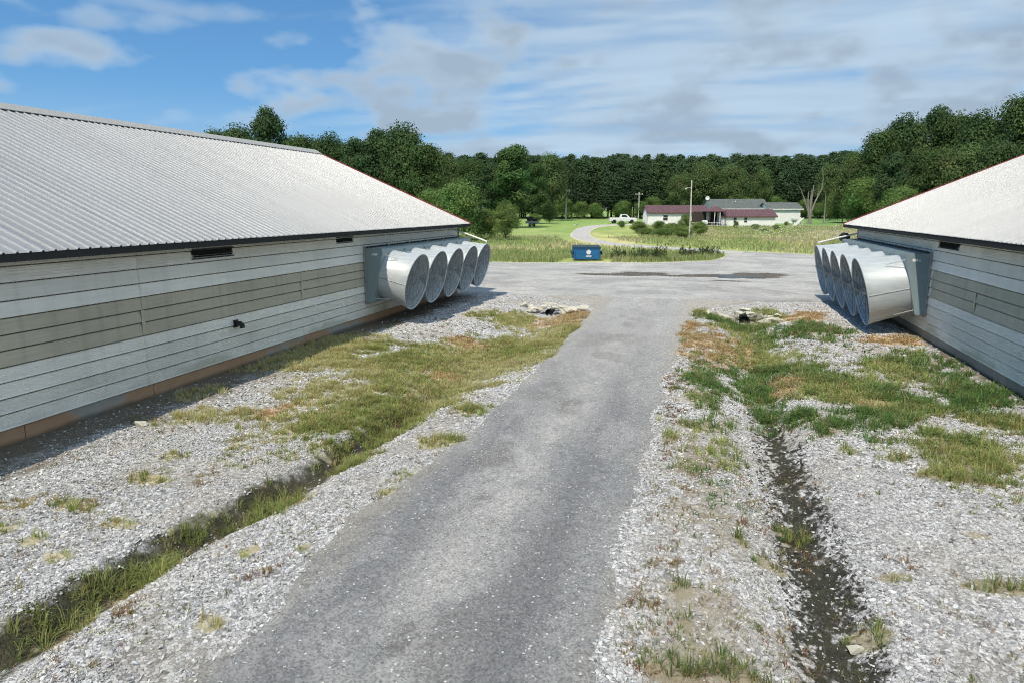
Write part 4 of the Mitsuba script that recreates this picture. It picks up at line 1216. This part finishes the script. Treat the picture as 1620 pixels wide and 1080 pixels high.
hide = lambda x, y, r: ~((np.abs(x + 7.2) < 1.6) & (y < 46.2))
mesh, c = join([field(301, 26000, -22, 1.5, 41, 52, .16, .48, .035, col_meadow, hide), field(302, 26000, -30, 30, 50, 80, .17, .46, .055, col_meadow)])
part('', 'meadow_grass', mesh, 'm_blade', False, color=c)
tag('meadow_grass', 'tall mixed green and straw meadow grass beyond the yard edge', 'grass', kind='stuff')
mesh, c = join([field(303, 34000, -16, 45, 78, 128, .14, .36, .08, col_meadow, lambda x, y, r: (x > -7 - .12 * (y - 80)))])
part('', 'meadow_grass_001', mesh, 'm_blade', False, color=c)
tag('meadow_grass_001', 'pale unmown meadow rising to the white houses on the right', 'grass', kind='stuff')
rng = np.random.default_rng(310)
n = 1500
x, y = rng.uniform(4, 22, n), rng.uniform(72, 112, n)
s = rng.uniform(.04, .10, n)
v, f, i = scatter_mesh(stone_variants(3, 6, 4), np.stack([x, y, gz(x, y) + rng.uniform(.4, .8, n)], 1), s, rng, .35)
part('', 'wild_flowers', (v, f), 'm_stone', False, color=np.full((len(v), 3), (.72, .72, .62)))
tag('wild_flowers', 'white flower heads speckling the tall meadow right of the lane', 'flowers', kind='stuff')


def weed_clump(seed, x0, x1, y0, y1, n, h, col):
    rng = np.random.default_rng(seed)
    x, y = rng.uniform(x0, x1, n), rng.uniform(y0, y1, n)
    out = []
    base = np.stack([x, y, gz(x, y)], 1)
    hh = h * rng.uniform(.5, 1.15, n)
    out.append(blades(base, hh, np.full(n, .03), rng, .25, col, .25))
    for k in range(9):
        z = rng.uniform(.25, 1.0, n)
        out.append(blades(base + np.stack([rng.normal(0, .05, n), rng.normal(0, .05, n), hh * z * .95], 1), np.full(n, .16), np.full(n, .06), rng, 1.4, col, .3))
    return out


mesh, c = join(weed_clump(401, -5.9, -2.6, 45.4, 47.6, 75, .7, (.12, .16, .075)) + weed_clump(402, -1.6, 1.0, 48.4, 51.2, 80, .7, (.12, .135, .075)) + weed_clump(403, -3.2, -2.3, 45.2, 46.2, 14, 1.0, (.11, .13, .065)))
part('', 'tall_weeds', mesh, 'm_blade', False, color=c)
tag('tall_weeds', 'dark tall weeds crowding the yard edge right of the blue dumpster', 'weeds', kind='stuff')
# ------------------------------------------------------------------ trees
def leaf_cloud(pos, nrm, size, col):
    n = len(pos)
    ref = RNG.normal(size=(n, 3))
    a = np.cross(nrm, ref)
    a /= np.linalg.norm(a, axis=1, keepdims=True) + 1e-9
    b = np.cross(nrm, a)
    s = size[:, None]
    v = np.stack([pos - a * s, pos + b * s * .62 + nrm * s * .15, pos + a * s, pos - b * s * .62 + nrm * s * .15], 1).reshape(-1, 3)
    f = np.array([[0, 1, 2], [0, 2, 3]])
    F = (f[None] + (np.arange(n) * 4)[:, None, None]).reshape(-1, 3)
    return v, F, np.repeat(np.clip(col, .006, .5), 4, 0)


def broadleaf(seed, H, R, base, n_lobes, n_leaves, leaf, hue, lumpy=1.0):
    """crown of leaf clumps on limbs, and the trunk with those limbs"""
    global RNG
    RNG = np.random.default_rng(seed)
    zc, hz = H * (base + 1) / 2, H * (1 - base) / 2
    L = []
    while len(L) < n_lobes:
        d = RNG.normal(size=3)
        d /= np.linalg.norm(d)
        if len(L) < n_lobes * .22:
            d = np.array([d[0] * .8, d[1] * .8, abs(d[2]) * .6 + .75])
            d /= np.linalg.norm(d)
        k = RNG.uniform(.30, .78) if len(L) >= n_lobes * .22 else RNG.uniform(.62, .80)
        wide = 1.0 - .35 * max(d[2], 0) ** 2
        L.append((d[0] * R * k * wide, d[1] * R * k * wide, zc + d[2] * hz * k, RNG.uniform(.24, .42) * R * lumpy))
    L = np.array(L)
    pos, nrm, col, siz = [], [], [], []
    per = (L[:, 3] ** 2 / (L[:, 3] ** 2).sum() * n_leaves).astype(int)
    for (x, y, z, r), m in zip(L, per):
        d = RNG.normal(size=(m, 3))
        d[:, 2] = d[:, 2] * .9 + .25
        d /= np.linalg.norm(d, axis=1, keepdims=True)
        rad = r * (RNG.random(m) ** .40) * RNG.uniform(.8, 1.25, m)
        p = np.array([x, y, z]) + d * rad[:, None] * np.array([1.1, 1.1, .8])
        pos.append(p)
        q = d * 1.0 + np.array([0, 0, .30]) + RNG.normal(size=(m, 3)) * .30
        nrm.append(q / np.linalg.norm(q, axis=1, keepdims=True))
        tone = RNG.uniform(.72, 1.30)
        c = np.array(hue) * tone * (1 + .16 * RNG.normal(size=(m, 1))) * (1 + np.array([.22, .05, .1]) * RNG.normal() * .6)
        col.append(c)
        siz.append(leaf * RNG.uniform(.55, 1.3, m))
    pos = np.vstack(pos)
    cx, cy = pos[:, 0].mean(), pos[:, 1].mean()
    zk = H / np.quantile(pos[:, 2], .997)
    pos = (pos - [cx, cy, 0]) * [1, 1, zk]
    L = (L - [cx, cy, 0, 0]) * [1, 1, zk, 1]
    v, f, c = leaf_cloud(pos, np.vstack(nrm), np.concatenate(siz), np.vstack(col))
    tr = [tube([(0, 0, -.4), (.05, .03, H * .15), (-.08, .05, H * .45), (.03, 0, H * .78)], [.030 * H * .55, .024 * H * .55, .016 * H * .55, .004 * H], 8)]
    for x, y, z, r in L[:: max(1, n_lobes // 14)]:
        zz = min(H * .62, max(H * .12, z * .55))
        tr.append(tube([(0, 0, zz), (x * .5, y * .5, (zz + z) / 2 + .2), (x, y, z)], [.010 * H * .6, .006 * H * .6, .02], 5))
    return (v, f), c, cat(tr)


def pine(seed, H, R, base, n_whorl, n_leaves, leaf, hue):
    global RNG
    RNG = np.random.default_rng(seed)
    pos, nrm, col, siz, limbs = [], [], [], [], []
    for k in range(n_whorl):
        t = (k + RNG.uniform(0, .8)) / n_whorl
        z = H * (base + (1 - base) * t)
        reach = R * (1 - t ** 2.2) ** .6 * RNG.uniform(.5, 1.1) * (.6 + .4 * min(1, t * 5)) + .35
        for a in RNG.uniform(0, 2 * np.pi, 5):
            d = np.array([math.cos(a), math.sin(a)])
            tipz = z + reach * RNG.uniform(-.05, .35)
            limbs.append(tube([(0, 0, z), (d[0] * reach, d[1] * reach, tipz)], [.05, .02], 4))
            m = max(6, int(n_leaves / (n_whorl * 5) * (.4 + .9 * reach / R)))
            s = RNG.random(m) ** .6
            tone = RNG.uniform(.7, 1.3)
            off = RNG.normal(size=(m, 3)) * reach * np.array([.22, .22, .26]) * (.4 + .8 * s[:, None])
            pos.append(np.stack([d[0] * reach * s, d[1] * reach * s, z + (tipz - z) * s], 1) + off)
            q = RNG.normal(size=(m, 3)) * .35 + np.array([d[0] * .6, d[1] * .6, .75])
            nrm.append(q / np.linalg.norm(q, axis=1, keepdims=True))
            col.append(np.array(hue) * tone * (1 + .15 * RNG.normal(size=(m, 1))))
            siz.append(leaf * RNG.uniform(.6, 1.3, m))
    v, f, c = leaf_cloud(np.vstack(pos), np.vstack(nrm), np.concatenate(siz), np.vstack(col))
    return (v, f), c, cat([tube([(0, 0, -.5), (.06, .04, H * .5), (0, 0, H * .98)], [.22, .16, .03], 8)] + limbs)


def bark(p, n, uv):
    return mi.Color3f(.13, .105, .085) * (.6 + .7 * fbm(p.x * 7, p.y * 7, p.z * 1.2))


P('m_bark', bark, .9, spec=.2)
SPECIES = {
    'oak_a': broadleaf(1, 18, 6.6, .10, 64, 21000, .245, (0.085, 0.140, 0.059)),
    'oak_b': broadleaf(2, 18, 5.6, .10, 56, 20000, .24, (0.078, 0.132, 0.061)),
    'oak_c': broadleaf(3, 18, 7.4, .08, 70, 22000, .25, (0.097, 0.153, 0.059)),
    'poplar': broadleaf(4, 18, 4.4, .08, 50, 19000, .22, (0.097, 0.171, 0.063), 1.1),
    'light': broadleaf(5, 14, 6.5, .06, 54, 19000, .21, (0.137, 0.198, 0.079)),
    'bush_a': broadleaf(6, 7, 4.4, .02, 46, 17000, .125, (0.152, 0.238, 0.079)),
    'bush_b': broadleaf(7, 7, 3.9, .00, 36, 15000, .125, (0.202, 0.275, 0.093)),
    'pine_a': pine(8, 18, 3.4, .26, 44, 9500, .21, (0.085, 0.146, 0.072)),
    'pine_b': pine(9, 18, 3.0, .30, 42, 9000, .21, (0.093, 0.153, 0.074)),
    'pine_c': pine(10, 18, 3.8, .20, 46, 10000, .21, (0.080, 0.138, 0.072)),
    'pine_d': pine(11, 18, 3.2, .10, 46, 9500, .21, (0.104, 0.165, 0.074)),
}
for k, (m, c, tr) in SPECIES.items():
    scene['kind_' + k] = {'type': 'shapegroup', 'trunk': mikit.ply(tr, 'm_bark'), 'crown': mikit.ply(m, 'm_leaf', False, color=c)}
HT = {'oak_a': 18, 'oak_b': 18, 'oak_c': 18, 'poplar': 18, 'light': 14, 'bush_a': 7, 'bush_b': 7, 'pine_a': 18, 'pine_b': 18, 'pine_c': 18, 'pine_d': 18}
RNG2 = np.random.default_rng(77)


def tree(kind, name, r, d, top, label, group=None, wide=1.0, deg=None, category='tree'):
    """r right, d ahead in metres; top: height of its tip above the yard"""
    x, y = rz(r, d)
    z = float(gz(x, y))
    k = (top - z) / HT[kind]
    key = thing(name, label, category, group)
    scene[key] = {'type': 'instance', 'to_world': T().translate([float(x), float(y), z - .05]) @ T().rotate([0, 0, 1], float(RNG2.uniform(0, 360) if deg is None else deg)) @ T().scale([k * wide, k * wide, k]), 'g': {'type': 'ref', 'id': 'kind_' + kind}}


def at(px, top, d, kind, name, label, group=None, wide=1.0, category='tree'):
    """a tree standing d metres ahead, in the direction of column px, its tip at row top of the photograph's frame"""
    tree(kind, name, (px - 810) / 1100 * d, d, 3.3 + (330 - top) / 1120 * d, label, group, wide, category=category)


LG = 'broadleaf trees behind the left barn'
at(438, 180, 112, 'oak_b', 'broadleaf_tree', 'tallest dark tree poking above the ridge of the left barn roof', LG, .68)
at(392, 205, 125, 'oak_a', 'broadleaf_tree', 'low rounded tree top just left of the tallest one above the left ridge', LG, .85)
at(365, 212, 130, 'oak_c', 'broadleaf_tree', 'leftmost tree top showing above the left barn ridge', LG, .8)
at(488, 220, 108, 'oak_c', 'broadleaf_tree', 'first tree to the left above the red gable edge of the left roof', LG, .75)
at(532, 217, 106, 'oak_a', 'broadleaf_tree', 'second tree along the red gable edge of the left roof', LG, .75)
at(572, 224, 104, 'oak_b', 'broadleaf_tree', 'third tree along the red gable edge, beside the great round one', LG, .9)
at(605, 212, 102, 'oak_b', 'broadleaf_tree', 'dark tree leaning against the left side of the great round tree', LG, .9)
at(645, 203, 98, 'oak_a', 'broadleaf_tree', 'great round dark tree rising behind the slope of the left roof', LG, .88)
at(672, 232, 95, 'oak_c', 'broadleaf_tree', 'dark lower tree on the right shoulder of the great round tree', LG, .85)
at(712, 252, 150, 'light', 'broadleaf_tree', 'hazy green tree top between the great round tree and the tall poplar', LG, .9)
at(748, 256, 140, 'oak_c', 'broadleaf_tree', 'brownish green tree just left of the tall poplar', LG, .8)
at(810, 234, 112, 'poplar', 'broadleaf_tree', 'tall bright green poplar standing alone at the left field edge', LG, 1.15)
at(778, 262, 118, 'oak_b', 'broadleaf_tree', 'shorter dark tree tucked against the left of the tall poplar', LG, .95)
at(845, 262, 135, 'poplar', 'broadleaf_tree', 'slim tree tucked against the right of the tall poplar', LG, 1.0)
at(872, 247, 160, 'light', 'broadleaf_tree', 'rounded pale green tree at the left end of the dark pines', LG, .7)
at(725, 289, 72, 'bush_a', 'shrub', 'big dense green bush behind the corner of the left barn', 'bushes by the left bank', .98, 'shrub')
at(690, 300, 80, 'bush_a', 'shrub', 'bush half hidden behind the left roof edge', 'bushes by the left bank', 1.0, 'shrub')
at(800, 322, 73, 'bush_b', 'shrub', 'smaller round light green bush right of the big dense bush', 'bushes by the left bank', .92, 'shrub')
at(766, 330, 74, 'bush_a', 'shrub', 'low dark bush filling the gap between the two round bushes', 'bushes by the left bank', .9, 'shrub')
at(868, 324, 140, 'bush_b', 'shrub', 'yellow green bush left of the pole with the transformer', 'bushes by the left bank', 1.1, 'shrub')
at(845, 338, 125, 'bush_b', 'shrub', 'spreading bush above the small grey trailer', 'bushes by the left bank', 1.25, 'shrub')
RG = 'trees behind the right barn'
for px, top, d, kind, wide, lab in (
        (1334, 243, 135, 'light', .62, 'bright green tree at the left foot of the tall right-hand wood'),
        (1372, 212, 128, 'oak_c', .70, 'dark tree forming the left shoulder of the right-hand wood'),
        (1412, 189, 132, 'oak_a', .72, 'second crown from the left along the top of the right-hand wood'),
        (1459, 177, 136, 'oak_b', .72, 'pale topped crown in the middle of the right-hand wood'),
        (1490, 186, 130, 'oak_c', .65, 'dark crown just right of the pale topped one'),
        (1528, 184, 118, 'oak_a', .70, 'yellow tinged crown before the tallest right-hand tree'),
        (1590, 159, 112, 'oak_c', .82, 'tallest tree of the right-hand wood, near the picture edge'),
        (1640, 166, 110, 'oak_b', .9, 'tree cut by the right edge of the picture'),
        (1400, 246, 112, 'oak_b', .95, 'lower dark tree in front of the left half of the right-hand wood'),
        (1448, 240, 108, 'oak_c', .85, 'lower dark tree in front of the middle of the right-hand wood'),
        (1502, 232, 104, 'light', .80, 'lower yellow green tree above the right roof slope'),
        (1555, 222, 100, 'oak_a', .85, 'lower tree above the upper right roof slope'),
        (1360, 282, 118, 'bush_a', 1.0, 'round shrub at the foot of the right-hand wood, left end'),
        (1410, 296, 106, 'bush_a', 1.0, 'round shrub at the foot of the right-hand wood, behind the roof edge'),
        (1325, 300, 140, 'bush_a', 1.0, 'dark undergrowth at the left corner of the right-hand wood'),
        (1352, 306, 128, 'bush_a', 1.1, 'dark undergrowth behind the far field corner of the right-hand wood')):
    at(px, top, d, kind, 'shrub' if 'bush' in kind else 'broadleaf_tree', lab, RG, wide, category='shrub' if 'bush' in kind else 'tree')
at(1105, 258, 168, 'light', 'broadleaf_tree', 'broad light green tree behind the maroon roof', 'trees behind the houses', .86)
at(1152, 264, 166, 'light', 'broadleaf_tree', 'light green tree behind the ridge of the grey roof', 'trees behind the houses', .75)
at(1196, 268, 170, 'light', 'broadleaf_tree', 'greyish green tree right of the light trees behind the farmhouse', 'trees behind the houses', .55)
at(1070, 275, 166, 'light', 'broadleaf_tree', 'low light tree at the left of those behind the maroon roof', 'trees behind the houses', .7)
at(1305, 262, 160, 'light', 'broadleaf_tree', 'light green tree behind the bare dead tree', 'trees behind the houses', .7)
HOW = ('dark pine in the front row', 'pine tip peeking over the front row', 'farthest pine tip in the back row')


def where(px):
    for lim, w in ((795, 'left of the tall poplar'), (895, 'between the poplar and the transformer pole'), (960, 'right above the driveway bend'), (1020, 'left of the long home'), (1115, 'behind the maroon roof'), (1210, 'behind the grey farmhouse roof'), (1290, 'around the bare dead tree')):
        if px < lim:
            return w
    return 'beside the right-hand wood'


# the dark edge of the pine forest, three rows deep
rng = np.random.default_rng(500)
for row, (d0, n, xa, xb) in enumerate(((186, 44, 690, 1350), (196, 46, 670, 1400), (208, 48, 640, 1420))):
    for i in range(n):
        px = xa + (xb - xa) * (i + .5 + rng.uniform(-.35, .35)) / n
        top = 256 - 3.0 * row + rng.normal(0, 2.4) + (6 if px > 1000 and px < 1150 and row == 0 else 0) - 9 * max(0, (px - 1200) / 200)
        tree(['pine_a', 'pine_b', 'pine_c', 'pine_d'][int(rng.integers(4))], 'pine_tree', (px - 810) / 1100 * d0, d0 + rng.uniform(-3, 3), 3.3 + (330 - top) / 1120 * d0,
             f'{HOW[row]}, {where(px)}', f'{HOW[row]} {where(px)}', rng.uniform(1.1, 1.5))
for i in range(26):
    px = 870 + 480 * (i + rng.uniform(0, 1)) / 26
    tree('bush_a', 'shrub', (px - 810) / 1100 * 178, 178 + rng.uniform(-2, 2), 3.3 + (330 - 318 + rng.normal(0, 5)) / 1120 * 178, 'dark undergrowth at the foot of the pines ' + where(px), 'undergrowth ' + where(px), 1.0, category='shrub')
for px, top, d, wide, kind, lab in ((1008, 350, 92, 1.6, 'bush_b', 'leafy shrub left of the white wall of the long home'), (1040, 349, 100, 1.3, 'bush_a', 'dark shrub in front of the left white wall of the long home'), (1060, 352, 86, 1.7, 'bush_b', 'broad light shrub before the long home'),
                                    (1081, 338, 92, .75, 'bush_b', 'tallest shrub before the left wing of the long home'), (1103, 350, 84, 1.25, 'bush_b', 'bright shrub just right of the white yard pole'), (1077, 357, 76, 1.9, 'bush_b', 'low bright bush at the foot of the white yard pole'),
                                    (981, 349, 112, 1.0, 'bush_a', 'small dark shrub beside the white pickup truck'), (1020, 360, 84, 2.4, 'bush_b', 'low shrub on the bank above the lane'), (1046, 360, 80, 2.2, 'bush_a', 'low dark shrub spreading on the bank left of the bright bush'), (1160, 350, 108, .7, 'bush_a', 'small shrub below the right window of the long home'),
                                    (1190, 354, 104, 1.7, 'bush_b', 'low spreading shrub before the right wing of the long home'), (1222, 355, 104, 1.6, 'bush_b', 'low bright shrub left of the white slide'), (1238, 350, 118, 1.0, 'bush_b', 'shrub between the farmhouse and the white slide'), (1205, 361, 96, 2.0, 'bush_a', 'low dark scrub in the meadow below the long home')):
    at(px, top, d, kind, 'shrub', lab, 'shrubs around the houses', wide, category='shrub')

# bare dead tree right of the farmhouse
t = thing('dead_tree', 'bare pale dead tree with several snapped stems right of the farmhouse', 'tree')
THINGS.add(t)
P('m_dead', lambda p, n, uv: mi.Color3f(.25, .23, .20) * (.7 + .5 * fbm(p.x * 4, p.y * 4, p.z)), .9)
x0, y0 = rz(55.2, 131)
z0 = float(gz(x0, y0))


def stem(pts, rad):
    q = [(x0 + a * CY, y0 + a * SY + b, z0 + h) for a, b, h in pts]
    return tube(q, rad, 7)


part(t, 'trunk', stem([(0, 0, -.3), (.05, 0, 1.0), (.0, 0, 2.4)], [.38, .30, .22]), 'm_dead', 40)
for pts, rad in (([(0, 0, 1.5), (.1, .1, 4.0), (.35, .1, 7.0)], [.22, .16, .09]), ([(-.1, 0, 1.2), (-.5, 0, 3.6), (-.55, .1, 5.9)], [.2, .13, .07]), ([(.1, 0, 1.8), (.9, .2, 4.2), (1.9, .3, 6.4), (2.0, .3, 8.2), (1.7, .3, 10.4)], [.2, .15, .10, .06, .02]),
                 ([(-.1, 0, 1.6), (-1.0, .1, 4.0), (-1.9, .2, 6.2), (-2.6, .2, 7.2)], [.15, .10, .06, .02]), ([(.0, .1, 2.0), (-.05, .3, 4.6), (.05, .3, 6.3)], [.15, .10, .05]), ([(1.2, .2, 5.0), (1.3, .4, 6.6)], [.08, .02]), ([(-1.0, .1, 4.0), (-1.6, .3, 4.6)], [.06, .02])):
    part(t, 'limb', stem(pts, rad), 'm_dead', 40)
x0, y0 = rz(59.6, 135)
tag(part('', 'bare_snag', tube([(x0, y0, 0), (x0 + .1, y0, 3.2), (x0, y0, 6.6)], [.14, .1, .03], 6), 'm_dead', 40), 'thin bare stem standing right of the bare dead tree', 'dead trunk')
